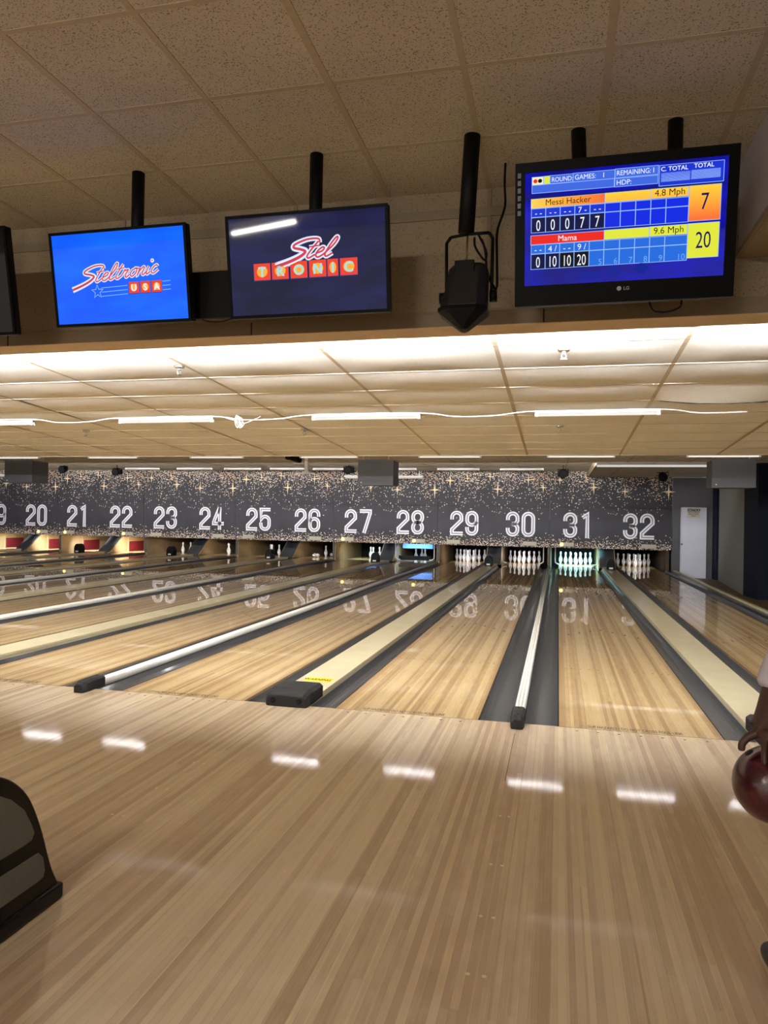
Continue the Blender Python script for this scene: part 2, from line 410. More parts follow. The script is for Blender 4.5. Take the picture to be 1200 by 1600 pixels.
# dark open joints where tiles have slipped
for (x, ya, yb, w) in ((-5.375, 1.2, 1.75, .035), (-5.375, 1.8, 2.3, .03)):
    b.poly([(x+.016, ya, cz(ya)-.005), (x+.016+w, ya, cz(ya)-.005), (x+.02, yb, cz(yb)-.005), (x+.016, yb, cz(yb)-.005)], 3)
b.poly([(.80, 1.785, cz(1.77)-.007), (1.1, 1.785, cz(1.77)-.007), (1.4, 1.785, cz(1.77)-.007), (2.0, 1.785, cz(1.77)-.007), (1.7, 1.765, cz(1.77)-.044), (1.4, 1.765, cz(1.77)-.05), (1.1, 1.765, cz(1.77)-.044)], 3)
struct(b, 'ceiling', [M_TILE2, M_TEE2, M_TEEW, M_DARK], 'sloping tan ceiling of long sagging tiles over the lanes', 'ceiling')
# flat ceiling farther back, then a raised dim bay and a soffit on the right
def flat_ceiling(x0, x1, y0, y1, z, th, label, gx=1.23, gy=.61):
    b = MB(); b.box(x0, x1, y0, y1, z, z+th, 0)
    i = math.ceil((x0-.16)/gx)
    while .16+gx*i < x1-.02:
        x = .16+gx*i; b.box(x-.012, x+.012, y0, y1, z-.005, z+.001, 1); i += 1
    y = y0+gy
    while y < y1-.05:
        b.box(x0, x1, y-.008, y+.008, z-.004, z+.001, 1); y += gy
    struct(b, 'ceiling', [M_TILE3, M_TEE2], label, 'ceiling')
flat_ceiling(XL, XR, 5.28, 11.4, 2.66, .05, 'flat pale ceiling tiles beyond the sloping section')
flat_ceiling(XL, .80, 11.42, 17.0, 2.83, .05, 'raised dim ceiling bay in front of the numbered panels')
flat_ceiling(.82, XR+1.6, 11.42, 17.0, 2.66, .05, 'low ceiling soffit over lane 32 and the walkway')
b = MB(); b.box(XL, .80, 11.38, 11.42, 2.655, 2.88); b.box(.79, .83, 11.42, 17.0, 2.65, 2.88)
struct(b, 'trim_2', M_TEE2, 'edge trim around the raised ceiling bay', 'trim')

# back wall with the white door, pillar, side panel
b = MB()
b.box(3.14, 3.34, 17.02, 17.2, -.185, 2.66); b.box(4.05, 4.32, 17.02, 17.2, -.185, 2.66); b.box(3.34, 4.05, 17.02, 17.2, 1.82, 2.66)
b.box(XL, 3.14, 17.06, 17.2, 2.81, 3.3)
struct(b, 'wall_back', M_WALLG, 'grey wall around the white door at far right', 'wall')
d = bpy.data.objects.new('door_1', None); C.objects.link(d); d.location = (3.345, 17.0, -.185); tag(d, 'plain white door with a notice at the far right', 'door', kind='structure')
b = MB(); b.box(0, .70, .03, .07, 0, 2.0); b.box(.0, .70, .026, .03, .78, .785); b.build('door_leaf', M_DOOR, d)
b = MB(); b.box(-.03, .0, 0, .08, 0, 2.03); b.box(.70, .73, 0, .08, 0, 2.03); b.box(-.03, .73, 0, .08, 2.0, 2.03); b.build('door_frame', M_WALLG, d)
b = MB(); b.lathe([(.0, 0), (.018, .0), (.012, .03), (.028, .05), (.0, .075)], 12, mat=Matrix.Rotation(PI/2, 3, 'X'), org=(.05, .03, .95)); b.build('door_handle', M_CHROME, d)
t = thing('notice_sign', 'small notice sign with black heading on the white door', 'sign', (3.345+.36, 17.024, 1.56-.185+.28))
b = MB(); b.box(-.17, .17, -.004, .0, -.13, .13, 0); b.box(-.165, .165, -.006, -.004, .05, .125, 1)
pf = lambda dy: (lambda x, y: (x, dy, y))
text_mesh(b, 'NOTICE', .058, lambda x, y: (x, -.0075, .06+y), 2, 'CENTER', bold=.015)
for i, s in enumerate(('AUTHORIZED', 'PERSONNEL', 'ONLY')): text_mesh(b, s, .034, lambda x, y, i=i: (x, -.006, .005-i*.052+y), 1, 'CENTER', bold=.01)
b.build('sign_plate', [plain('sign_cream', srgb(214, 206, 188), .5), M_BLK, M_WHITE], t)
b = MB(); b.prism_x([(11.43, 0), (11.43, 1), (12.3, 1), (12.3, 0)], 0, 1)
b = MB(); b.loft([[(4.016, 11.43, -.185), (3.945, 12.3, -.185), (6.0, 12.3, -.185), (6.0, 11.43, -.185)], [(4.016, 11.43, 2.655), (3.945, 12.3, 2.655), (6.0, 12.3, 2.655), (6.0, 11.43, 2.655)]], smooth=False)
struct(b, 'wall_right_pillar', M_NAVY, 'dark navy pillar at the right end of the lanes', 'pillar')
b = MB(); b.loft([[(3.95, 12.31, -.185), (4.25, 16.42, -.185), (4.6, 16.42, -.185), (4.6, 12.31, -.185)], [(3.95, 12.31, 2.3), (4.25, 16.42, 2.3), (4.6, 16.42, 2.3), (4.6, 12.31, 2.3)]], smooth=False)
b.loft([[(3.94, 12.31, 2.3), (4.24, 16.42, 2.3), (4.6, 16.42, 2.3), (4.6, 12.31, 2.3)], [(3.94, 12.31, 2.655), (4.24, 16.42, 2.655), (4.6, 16.42, 2.655), (4.6, 12.31, 2.655)]], smooth=False)
struct(b, 'wall_right_panel', M_PANELG, 'grey side wall panel between pillar and back wall', 'wall')
b = MB(); b.box(4.20, 4.34, 16.45, 17.01, -.185, 2.4); struct(b, 'wall_right_jamb', M_NAVY, 'narrow navy wall edge right of the white door', 'wall')
b = MB(); b.box(XR, XR+.1, -12.0, 11.42, -.4, UZ); struct(b, 'wall_right', M_WALLG, 'grey wall on the right of the lanes', 'wall')
b = MB(); b.box(XL-.1, XL, -12.0, 21.5, -.4, UZ); struct(b, 'wall_left', M_WALLG, 'grey wall at the far left', 'wall')
# the pit behind the pins; the unseen slab above is added to stop light
b = MB(); b.box(XL, 3.14, 20.6, 20.7, -.5, 1.4); b.box(XL, 3.14, 17.25, 20.7, 1.25, 1.4); struct(b, 'wall_pit', M_PIT, 'black pit wall behind the pins with an added light-blocking slab', 'wall')
b = MB(); b.box(3.145, 3.25, 17.21, 20.7, -.5, 1.4); struct(b, 'wall_pit_side', M_PIT, 'dark wall closing the pit beside lane 32', 'wall')
b = MB(); b.box(3.0, 3.185, .003, 17.0, -.195, -.012, 0); b.box(3.185, 3.245, .003, 17.0, -.195, .02, 1); struct(b, 'trim_3', [M_GUT, M_CAPP], 'dark ledge with a pale edge right of lane 32', 'trim')

# ================================================================ LANES
def gutter_profile(xa, xb):
    pr = []; n = 12
    for i in range(n+1):
        u = i/n; pr.append((xa+(xb-xa)*u, -.012-.075*(1-abs(2*u-1)**3.2)))
    return pr
def gutter(name, xa, xb, parent, x0):
    b = MB(); pr = gutter_profile(xa, xb)
    full = pr+[(xb, -.19), (xa, -.19)]
    b.prism_y(full, .003, 17.18)
    for i in range(len(b.sm)): b.sm[i] = False
    o = b.build(name, M_GUT, parent); return o
for n in range(32, 18, -1):
    x0 = lane_x(n); L = thing('bowling_lane', 'pale board bowling lane running back to number %s on the panels' % NW[n], 'lane', (x0, 0, 0), 'bowling lanes')
    even = n % 2 == 0
    b = MB(); b.box(.0, W, .0, 19.2, -.19, 0)
    for xa in (.0, W-.007): b.poly([(xa, .0, .0005), (xa+.007, .0, .0005), (xa+.007, 19.2, .0005), (xa, 19.2, .0005)], 2)
    for k in range(1, 8):           # arrows
        cx = (5*k)/39*W-.013; cy = 4.66-abs(k-4)*.17
        b.poly([(cx-.016, cy-.075, .0006), (cx+.016, cy-.075, .0006), (cx, cy+.075, .0006)], 1)
    for k in (3, 5, 8, 11, 14, 26, 29, 32, 35, 37):
        cx = (k-.5)/39*W
        b.poly([(cx+.009*math.cos(a*PI/4), 2.02+.012*math.sin(a*PI/4), .0006) for a in range(8)], 1)
    b.poly([(.03, 3.55, .0006), (.09, 3.55, .0006), (.09, 3.57, .0006), (.03, 3.57, .0006)], 1)
    if n >= 27: text_mesh(b, 'SLIP HAZARD / DO NOT CROSS FOUL LINE', .055, lambda x, y: (W*.475+x, .03+y, .0007), 1, 'CENTER', xs=.40, bold=.01)
    o = b.build('lane_surface', [M_LANE, M_MARK, M_DARK], L)
    lw = GN if not even else GW; rw = GW if not even else GN
    gutter('gutter', -lw, -.002, L, x0); gutter('gutter', W+.002, W+(rw if n != 32 else .185), L, x0)

# divisions between lanes
def end_hood(parent):
    b = MB(); w = .168
    def ring(y, ww, z, ch): return [(-ww, y, 0.002), (ww, y, 0.002), (ww, y, z-ch), (ww-ch*1.3, y, z), (-ww+ch*1.3, y, z), (-ww, y, z-ch)]
    b.loft([ring(-.075, w*.90, .080, .02), ring(-.055, w*.97, .104, .02), ring(.05, w, .118, .022), ring(.30, w*.97, .108, .02), ring(.345, w*.86, .075, .02)], smooth=False)
    o = b.build('end_hood', M_HOODP, parent, bevel=.006)
    for sx in (-.10, .10):
        b = MB(); b.lathe([(.0, 0), (.022, 0), (.022, .006), (.014, .007), (.0, .003)], 14, mat=Matrix.Rotation(PI/2, 3, 'X'), org=(sx, -.072, .045))
        b.build('bumper', M_BLK, o)
def rail_cap(parent):
    b = MB()
    def ring(y, ww, z, ch): return [(-ww, y, 0.002), (ww, y, 0.002), (ww, y, z-ch), (ww-ch, y, z), (-ww+ch, y, z), (-ww, y, z-ch)]
    b.loft([ring(-.165, .038, .066, .018), ring(-.12, .046, .084, .018), ring(.0, .047, .090, .016), ring(.12, .047, .086, .016)], smooth=False)
    o = b.build('end_cap', M_HOODP, parent, bevel=.004)
    for yy in (-.09, .07):
        b = MB(); b.lathe([(0, .0), (.006, .0), (.006, .003), (0, .003)], 8, org=(0, yy, .087)); b.build('screw', M_BLK, o)
for k in range(7):
    xl = -k*PITCH; a, c = 31-2*k, 32-2*k
    xc = xl+W+G2/2
    D = thing('division_board', 'wide cream division board between lanes %s and %s' % (NW[a], NW[c]), 'lane divider', (xc, 0, 0), 'wide division boards')
    b = MB(); b.box(-CAP/2+.004, CAP/2-.004, .003, 17.1, -.188, .018); b.box(-CAP/2-.008, CAP/2+.008, .003, 17.1, .018, .042)
    for i in range(4, 24): b.lathe([(0, 0), (.007, 0), (.007, .0015), (0, .0015)], 6, 1, org=((.09 if i % 2 else -.09), i*.62, .042))
    b.build('board', [M_CAPP, M_WHITE], D, bevel=.004)
    end_hood(D)
    if k == 1:
        b = MB(); b.poly([(-.11, .60, .0435), (.12, .60, .0435), (.12, .74, .0435), (-.11, .74, .0435)], 0)
        text_mesh(b, 'WARNING', .06, lambda x, y: (x, .635+y, .0445), 1, 'CENTER', bold=.02, xs=.55)
        s = b.build('sticker', [M_YEL, M_BLK], D); s['label'] = 'yellow sticker with black lettering'
    # black domed return hood far down the board
    H = thing('ball_lift_hood', 'small black domed hood on the cream board between lanes %s and %s' % (NW[a], NW[c]), 'ball return hood', (xc, 16.0, .0435), 'black domed hoods')
    b = MB()
    prof = [(-.13, 0), (-.135, .14)]+[(-.135*math.cos(q*PI/8), .14+.16*math.sin(q*PI/8)) for q in range(1, 8)]+[(.135, .14), (.13, 0)]
    b.prism_y([(p[0]*.85, p[1]) for p in prof], -.18, .08); b.build('hood_shell', M_BLK, H, bevel=.01)
    b = MB(); b.box(-.05, .05, -.183, -.18, .03, .07); b.build('label_plate', M_WHITE, H)
    # narrow rail at the pair's left
    if k < 7:
        xr = xl-G1/2; lft = 30-2*k
        Rr = thing('bumper_rail', ('narrow ribbed white rail between lanes %s and %s' % (NW[lft], NW[lft+1])) if lft > 18 else 'narrow ribbed white rail left of lane nineteen', 'lane divider', (xr, 0, 0), 'narrow rails')
        b = MB(); b.box(-RAIL/2+.003, RAIL/2-.003, .003, 17.1, -.188, .02, 1)
        for q in (-1, 0, 1):
            pr = [(q*.025+.0135*math.cos(g*PI/6), .03+.026*math.sin(g*PI/6)) for g in range(7)]+[(q*.025-.0135, .0), (q*.025+.0135, .0)]
            b.prism_y(pr, .10, 17.1, 0, True)
        b.build('rail', [M_RAIL, M_GUT], Rr); rail_cap(Rr)

# ================================================================ PIN DECKS
pin_prof = [(.0257, 0), (.0290, .004), (.036, .03), (.0495, .06), (.0585, .095), (.0605, .114), (.0575, .145), (.048, .178), (.0365, .205), (.0268, .228), (.0235, .246), (.0226, .256), (.0240, .275), (.0285, .305), (.0318, .33), (.0322, .345), (.0290, .362), (.0190, .376), (.006, .381)]
pin_mis = [0]*18
b = MB(); b.lathe(pin_prof, 18, mis=pin_mis); pin0 = b.build('bowling_pin', [M_PIN, M_RED]); pin_mesh = pin0.data
for q in (6, 7):
    pin_mesh.polygons[q*18+13].material_index = 1
bpy.data.objects.remove(pin0)
SPOT = {1: (0, 0), 2: (-1, 1), 3: (1, 1), 4: (-2, 2), 5: (0, 2), 6: (2, 2), 7: (-3, 3), 8: (-1, 3), 9: (1, 3), 10: (3, 3)}
SPOTN = {1: 'front pin', 2: 'left pin of the second row', 3: 'right pin of the second row', 4: 'left pin of the third row', 5: 'middle pin of the third row', 6: 'right pin of the third row',
         7: 'leftmost pin of the back row', 8: 'inner left pin of the back row', 9: 'inner right pin of the back row', 10: 'rightmost pin of the back row'}
def pin(n, s, rot=(0, 0, 0), loc=None, label=None):
    o = bpy.data.objects.new('bowling_pin', pin_mesh); C.objects.link(o)
    o.location = loc or (lane_x(n)+W/2+SPOT[s][0]*.1524, 18.288+SPOT[s][1]*.264, .0005); o.rotation_euler = rot
    tag(o, label or 'white bowling pin, %s under number %s' % (SPOTN[s], NW[n]), 'bowling pin', 'pins on lane %d' % n)
for n in (29, 30, 31, 32):
    for s in range(1, 11): pin(n, s)
for s in (3, 5, 6): pin(27, s)
for s in (2, 3, 5): pin(28, s)
for s in (1, 2, 3): pin(25, s)
for s in (1, 2, 6): pin(24, s)
for s in (1, 3): pin(23, s)
pin(26, 5)
xc26 = lane_x(26)+W/2
for i, (dx, dy, rz) in enumerate(((-.20, .25, .1), (-.02, .10, -.15), (.22, .72, .35))):
    pin(26, 0, (PI/2, 0, rz), (xc26+dx-.1, 18.35+dy, .0605), 'fallen white bowling pin lying %s on lane twenty-six' % ('leftmost', 'in the middle', 'at the right')[i])

def kick_block(k):
    a, c = 31-2*k, 32-2*k; xc = -k*PITCH+W+G2/2; hw = .24
    K = thing('kickback', 'sloping grey cover and tan side walls between the pin decks of lanes %s and %s' % (NW[a], NW[c]), 'pin deck divider', (xc, 17.25, 0), 'wide pin deck dividers')
    b = MB(); b.box(-.14, .14, .0, .012, -.19, 0)
    b.prism_x([(-.02, .0), (.0, .03), (.95, .66), (1.0, .66), (.03, .0)], -hw+.03, hw-.03); b.build('sloping_cover', M_KICKF, K, bevel=.004)
    for s in (-1, 1):
        b = MB(); b.prism_x([(.02, .002), (.98, .66), (3.2, .66), (3.2, -.45), (.66, -.45), (.66, .002)], s*hw-.012-.012*s, s*hw+.012-.012*s); b.build('side_wall', M_KICK, K)
for k in range(7): kick_block(k)
def kick_thin(k):
    lft = 30-2*k; xc = -k*PITCH-G1/2
    K = thing('kickback', 'dark upright divider between the pin decks of lanes %s and %s' % (NW[lft], NW[lft+1]) if lft > 18 else 'dark upright divider left of the lane nineteen pin deck', 'pin deck divider', (xc, 17.2, 0), 'narrow pin deck dividers')
    b = MB(); b.box(-.045, .045, .0, 3.2, -.188, .66); b.build('side_wall', M_KICK, K)
    b = MB(); b.box(-.03, .03, -.035, -.002, .06, .66); b.build('post', M_GREYB, K)
for k in range(7): kick_thin(k)
b = MB(); b.box(3.0, 3.1, 17.25, 20.4, -.19, .66); o = b.build('kickback', plain('shaded_kick_board', srgb(74, 58, 42), .7)); tag(o, 'shade-darkened side wall right of the lane 32 pin deck', 'pin deck divider')  # darker copy of the kickback side, its shade put into the colour

# sweeps: rail arms with curved feet; deck, bar
def sweep(n, bar=False, mat=None):
    x0 = lane_x(n); S = thing('pin_sweep', 'pale pinsetter sweep arms framing the pins of lane %s' % NW[n], 'pinsetter sweep', (x0+W/2, 17.55, 0), 'pinsetter sweeps')
    for s in (-1, 1):
        pth = [(s*.62, 0, .70), (s*.62, 0, .16), (s*.60, 0, .10), (s*.55, 0, .066), (s*.47, 0, .055)]
        b = MB(); b.tube(smooth_path(pth, 5), .018, 8); b.build('arm', mat or M_RAIL, S)
    if bar:
        b = MB(); b.box(-.52, .52, .0, .05, .04, .18); b.build('sweep_bar', M_BLK, S, bevel=.006)
    return S
for n in (31, 28, 30): sweep(n, n == 28)
def deck(n):
    T = thing('pin_table', 'blue lit pin table lowered over the pins of lane %s' % NW[n], 'pinsetter table', (lane_x(n)+W/2, 18.3, .40), None)
    b = MB(); b.box(-.5, .5, -.25, 1.2, -.012, .2); b.build('table_body', M_BLUEP, T, bevel=.02)
    b = MB(); b.lathe([(0, 0), (.014, 0), (.014, .006), (0, .008)], 10, mat=Matrix.Rotation(PI/2, 3, 'X'), org=(.1, -.25, .02)); b.build('bolt', M_WHITE, T)
deck(28)
# maroon cushions on the left side walls of the lit pits
for n in (19, 20, 21, 22):
    fx = lane_x(n)-.112 if n % 2 == 0 else lane_x(n)-G1/2+.046
    T = thing('pit_cushion', 'maroon side cushion in a cream frame beside the pins of lane %s' % NW[n], 'cushion', (fx+.001, 18.35, -.05), 'maroon pit cushions')
    b = MB(); b.box(0, .02, .05, 1.0, .03, .40); b.build('pad', M_MAROON, T, bevel=.006)
    b = MB(); b.box(0, .03, 0, .045, 0, .60); b.box(0, .03, .05, 1.0, .405, .60); b.box(0, .03, .05, 1.0, 0, .025); b.build('frame', M_KICK, T)
# lamps over the lit pin decks; weak ones added elsewhere to brighten the pins
for n, col, pw in ((31, (.36, .88, 1), 150), (28, (.30, .55, 1), 30), (27, (.7, .92, 1), 24), (22, (1, .95, .86), 80), (21, (.93, .97, 1), 80), (20, (.96, .96, .95), 80), (19, (.8, .95, 1), 80), (29, (.95, .93, 1), 9), (30, (.93, .93, 1), 12), (32, (1, .97, .95), 5), (26, (1, .97, .95), 4), (25, (1, .97, .95), 5), (24, (1, .97, .95), 5), (23, (1, .97, .95), 4)):
    T = thing('pin_deck_lamp', 'unseen lamp under the panel lighting the pins of lane %s' % NW[n], 'lamp', (lane_x(n)+W/2, 17.55, .76), 'pin deck lamps')
    b = MB(); b.box(-.4, .4, -.05, .05, .0, .05); b.build('lamp_housing', M_WHITE, T)
    ld = bpy.data.lights.new('pin_light', 'AREA'); ld.shape = 'RECTANGLE'; ld.size = .8; ld.size_y = .09; ld.color = col; ld.spread = 1.7; ld.energy = pw
    lo = bpy.data.objects.new('pin_light', ld); C.objects.link(lo); lo.parent = T; lo.location = (0, .0, -.005); lo.rotation_euler = (math.radians(38), 0, 0)

# ================================================================ NUMBERED MASKING PANELS
dw, dh = .285, .635; dr = dw/2; SWD = .115
def digit(ch):
    w, h, r = dw, dh, dr
    stad = lambda y0, y1: arc(r, y1-r, r, 180, 0)+arc(r, y0+r, r, 0, -180)
    if ch == '0': return [(stad(0, h), True)]
    if ch == '1': return [([(.03, h-.10), (.165, h), (.165, -.057)], False)]
    if ch == '2': return [([(0, h-r-.07)]+arc(r, h-r, r, 180, 0)+[(w, h-r-.09), (.0, .12), (0, 0), (w+.05, 0)], False)]
    if ch == '3': return [([(0, h-r-.06)]+arc(r, h-r, r, 180, 0)+[(w, h*.5+.10), (w*.82, h*.5+.02), (w*.45, h*.5)], False), ([(w*.45, h*.5), (w*.82, h*.5-.02), (w, h*.5-.10)]+arc(r, r, r, 0, -180)+[(0, r+.06)], False)]
    if ch == '4': return [([(w*.70, h+.05), (0, .20), (0, .15), (w+.08, .15)], False), ([(w*.74, h+.057), (w*.74, -.057)], False)]
    if ch == '5': return [([(w+.04, h), (0, h), (0, h*.47), (.03, h*.56)]+arc(r, h*.60-r+.03, r, 110, 0)+arc(r, r, r, 0, -180)+[(0, r+.07)], False)]
    if ch == '6': return [([(w, h-r-.06)]+arc(r, h-r, r, 0, 180)+arc(r, r, r, 180, 360)+arc(r, h*.58-r, r, 0, 165), False)]
    if ch == '7': return [([(-.03, h), (w+.02, h), (w+.02, h-.07), (w*.40, -.057)], False)]
    if ch == '8': return [(stad(h*.49, h), True), (stad(0, h*.49), True)]
    if ch == '9': return [([(w-p[0], h-p[1]) for p in q[0]], q[1]) for q in digit('6')]
def star(mb, x, z, s, put):
    for kk, (mi, f, dep) in enumerate(((1, 1.25, .0), (0, 1.0, .0006))):
        pts = []
        for q in range(8):
            rr = (s*(1.15 if q % 4 == 2 else .85) if q % 2 == 0 else s*.13)*(.55 if mi == 1 else 1)
            if mi == 1: rr = s*.22
            pts.append((x+rr*math.cos(q*PI/4), z+rr*math.sin(q*PI/4)))
        mb.poly([put(p[0], p[1], dep) for p in pts], 1 if mi == 0 else 2)
STARS = {0: ((.11, 752, 1.1), (.27, 748, .7), (.47, 745, .8), (.54, 765, 1.1), (.81, 750, .95), (.94, 762, .85)),
         1: ((.08, 750, .8), (.365, 761, 1.05), (.62, 767, .9), (.30, 746, .6), (.97, 767, 1.2))}
lit = {20, 21, 22, 27, 28, 31}
for k in range(7):
    a, c = 31-2*k, 32-2*k; xl = -k*PITCH-G1/2
    ln = PITCH if k else 3.40
    P = thing('masking_panel', 'dark glitter print masking panel numbered %s and %s' % (NW[a], NW[c]), 'panel', (xl, MASK_Y, 0), 'numbered masking panels')
    b = MB(); b.box(.006, ln-.006, .0, .028, 1.772, 2.825); b.box(.0, ln-.001, .0285, .036, .58, 2.80, 3)
    for f, py, s in STARS[(k+1) % 2]:
        star(b, f*ln, 2.817-(py-737)*.01895, .19*s, lambda x, z, e: (x, -.0015-e, z))
    b.build('upper_panel', [M_GU, M_STAR, M_STARG, M_DARK], P)
    b = MB(); b.box(.004, ln-.004, -.006, .024, .575, 1.765); b.build('number_panel', M_GL, P)
    for q, nn in enumerate((a, c)):
        cx = .82 if q == 0 else 2.50
        for e, ch in enumerate(str(nn)):
            ox = cx-.43+e*.46+.0575
            b = MB()
            for pth, cl in digit(ch):
                ribbon(b, pth, SWD, lambda x, z: (ox+x, -.008, .93+z), 0, cl)
            for pth, cl in digit(ch):
                ribbon(b, pth, .021, lambda x, z: (ox+x, -.0095, .93+z), 1, cl)
            b.build('numeral', [M_NUM, M_NUMI], P)
        bx = .30 if q == 0 else 2.58
        b = MB(); b.box(bx, bx+.40, -.05, -.006, .615, .735); o = b.build('indicator_box', M_BOXT, P, bevel=.006)
        if nn in lit:
            b = MB(); b.lathe([(0, 0), (.052, 0), (.050, .012), (.03, .022), (0, .025)], 16, mat=Matrix.Rotation(PI/2, 3, 'X'), org=(bx+.05, -.052, .675)); l = b.build('indicator_lamp', M_LAMPY, o); l['label'] = 'round lit amber lamp'

# ================================================================ CEILING LIGHTS
def tube_light(x0, x1, y, z, mat, label, group, up=0, side=False, shield=False):
    T = thing('tube_light', label, 'ceiling light', ((x0+x1)/2, y, z), group); h = (x1-x0)/2
    b = MB()
    if shield: b.box(-h, h, -.05, .06, -.036, -.031); b.box(-h, h, -.05, -.045, -.031, .02)  # unseen plate added under the tube to keep its light off the lanes
    if side: b.box(-h, h, -.034, -.017, -.02, .03); b.box(-h, h, -.034, .010, -.0235, -.0195)  # lower plate added to cut the tube's light off the approach
    else: b.box(-h, h, -.018, .018, .012, .034)
    b.box(-h, -h+.03, -.02, .02, -.02, .034); b.box(h-.03, h, -.02, .02, -.02, .034); 
    if up: b.box(-h*.7-.01, -h*.7+.01, -.01, .01, .034, up-z-.001); b.box(h*.7-.01, h*.7+.01, -.01, .01, .034, up-z-.001)
    b.build('fitting', M_WHITE, T)
    b = MB(); b.tube([(-h+.03, 0, -.004), (h-.03, 0, -.004)], .014, 10); b.build('tube', mat, T)
    return T
ORD = ['leftmost', 'second from left', 'third from left', 'fourth from left', 'fifth from left', 'sixth from left', 'seventh from left', 'eighth from left']
row1 = [-.255-2.28*i for i in range(2, -2, -1)]
for i, x in enumerate([-.255-2.28*i for i in (3, 2, 1, 0)]):
    y = 2.15-.02*i
    tube_light(x-.0, x+1.145, y, cz(y)-.055, M_TUBE, 'slim white strip light in the nearest row under the sloping ceiling, %s' % ORD[i], 'strip lights of the nearest row')
for i, x in enumerate([-.23-2.28*i for i in (5, 4, 3, 2, 1, 0, -1)]):
    y = 7.93
    tube_light(x, x+1.14, y, 2.505, M_TUBE, 'slim white strip light in the row just past the sloping ceiling, %s' % ORD[i], 'strip lights of the middle row', 2.66)
for i, (xa) in enumerate((-13.4, -11.6, -10.0, -8.3-.2, -7.14, -5.2, -3.40, -1.63)):
    tube_light(xa, xa+1.2, 15.5, 2.775, M_TUBEO, 'dim strip light in the far row before the numbered panels, %s' % ORD[i], 'strip lights of the far row')
for i in range(9):
    x = 1.35-1.32*i
    tube_light(x-.57, x+.57, -.524, 2.5885, M_TUBEH, 'strip light tucked behind the header washing the ceiling white', 'strip lights behind the header', 0, True)
for i, x in enumerate((-8.7, -7.1, -4.03, -2.19, -.3, 1.25, 2.75)):
    tube_light(x-.42, x+.42, 5.9, 2.527, M_TUBES, 'strip light tucked behind the edge of the sloping ceiling', 'strip lights behind the ceiling edge', 2.66)
for i in range(8):
    x = .2-2.6*i
    tube_light(x-.6, x+.6, 11.56, 2.722, M_TUBEY, 'strip light tucked behind the bay edge before the numbered panels', 'strip lights behind the bay edge', 2.83, shield=True)
for (x0, x1) in ((-6.49, -4.02), (-19.8, -17.33)):
    T = thing('strip_fixture', 'long pale strip fixture on the panel tops %s' % ('behind the middle hanging grey box' if x0 > -10 else 'behind the left hanging grey box'), 'ceiling light', ((x0+x1)/2, 16.62, 2.58), 'long strip fixtures'); h = (x1-x0)/2
    b = MB(); b.box(-h, h, -.04, .05, .02, .08); b.box(-.02, .02, -.02, .02, .08, .245); b.box(-h+.1, -h+.13, -.02, .02, .08, .245); b.box(h-.13, h-.1, -.02, .02, .08, .245); b.build('fitting', M_WHITE, T)
    b = MB(); b.tube([(-h+.03, -.01, .0), (h-.03, -.01, .0)], .018, 10); b.build('tube', M_TUBEO, T)
T = thing('strip_fixture', 'long bright white strip fixture before the soffit over lane 32', 'ceiling light', (1.92, 11.3, 2.56))
b = MB(); b.box(-1.15, 1.15, -.06, .06, .04, .10); b.build('fitting', M_WHITE, T)
b = MB(); b.box(-1.15, 1.15, -.055, .055, .0, .04); b.build('diffuser', emit('diffuser_glow', (1, .97, .93, 1), .55), T, bevel=.01)
# lights behind the bowlers: one streaks the dark television, the others are added fill
for i, (xa, ya, xb, yb) in enumerate(((-5.3, -9.5, -3.5, -7.5), (-1.9, -7.4, -.8, -7.4), (-1.9, -9.2, -.8, -9.2), (-1.9, -11.0, -.8, -11.0))):
    T = thing('concourse_fill_light', 'unseen strip light behind the bowlers filling the approach with light', 'ceiling light', ((xa+xb)/2, (ya+yb)/2, 3.29), 'concourse strip lights', (0, 0, math.atan2(yb-ya, xb-xa))); h = math.hypot(xb-xa, yb-ya)/2
    b = MB(); b.box(-h, h, -.05, .05, .03, .079); b.build('fitting', M_WHITE, T)
    b = MB(); b.tube([(-h+.02, 0, .0), (h-.02, 0, .0)], .02, 10); b.build('tube', M_TUBEB, T)

# cords between the tubes
def cord(name, label, pts, r, mat, cat='cord'):
    b = MB(); b.tube(smooth_path(pts, 6), r, 6); return tag(b.build(name, mat), label, cat)
pts = []
for i in (3, 2, 1, 0):
    x = -.255-2.28*i
    pts += [(x+.02, 2.12, cz(2.12)-.014), (x+1.12, 2.12, cz(2.12)-.014), (x+1.5, 2.12, cz(2.12)-.055), (x+1.9, 2.12, cz(2.12)-.05)]
cord('power_cord', 'white cord linking the nearest row of strip lights', pts, .006, M_WHITE)
pts = []
for i in (5, 4, 3, 2, 1, 0, -1):
    x = -.23-2.28*i
    pts += [(x+.02, 7.96, 2.60), (x+1.12, 7.96, 2.60), (x+1.5, 7.96, 2.56), (x+1.9, 7.96, 2.57)]
cord('power_cord', 'white cord linking the row of strip lights past the slope', pts, .008, M_WHITE)
pts = []
for i in range(40):
    a = i*.9; pts.append((-3.36+.05*i/40+.032*math.cos(a*1.07+.2*math.sin(i)), 2.06+.01*math.sin(a*.7), cz(2.06)-.085+(.05+.02*math.sin(i*1.7))*math.sin(a)))
cord('power_cord', 'bundled white cord loop hanging between two strip lights', [(-3.5, 2.08, cz(2.08)-.04)]+pts+[(-3.1, 2.08, cz(2.08)-.03)], .0032, M_WHITE)
pts = [(-3.05, 8.0, 2.60)]
for i in range(34):
    a = i*1.1; pts.append((-2.95+.018*i+.05*math.cos(a), 8.0, 2.58+.035*math.sin(a*1.3)))
cord('power_cord', 'tangled white cord beside the middle hanging grey box', pts, .006, M_WHITE)

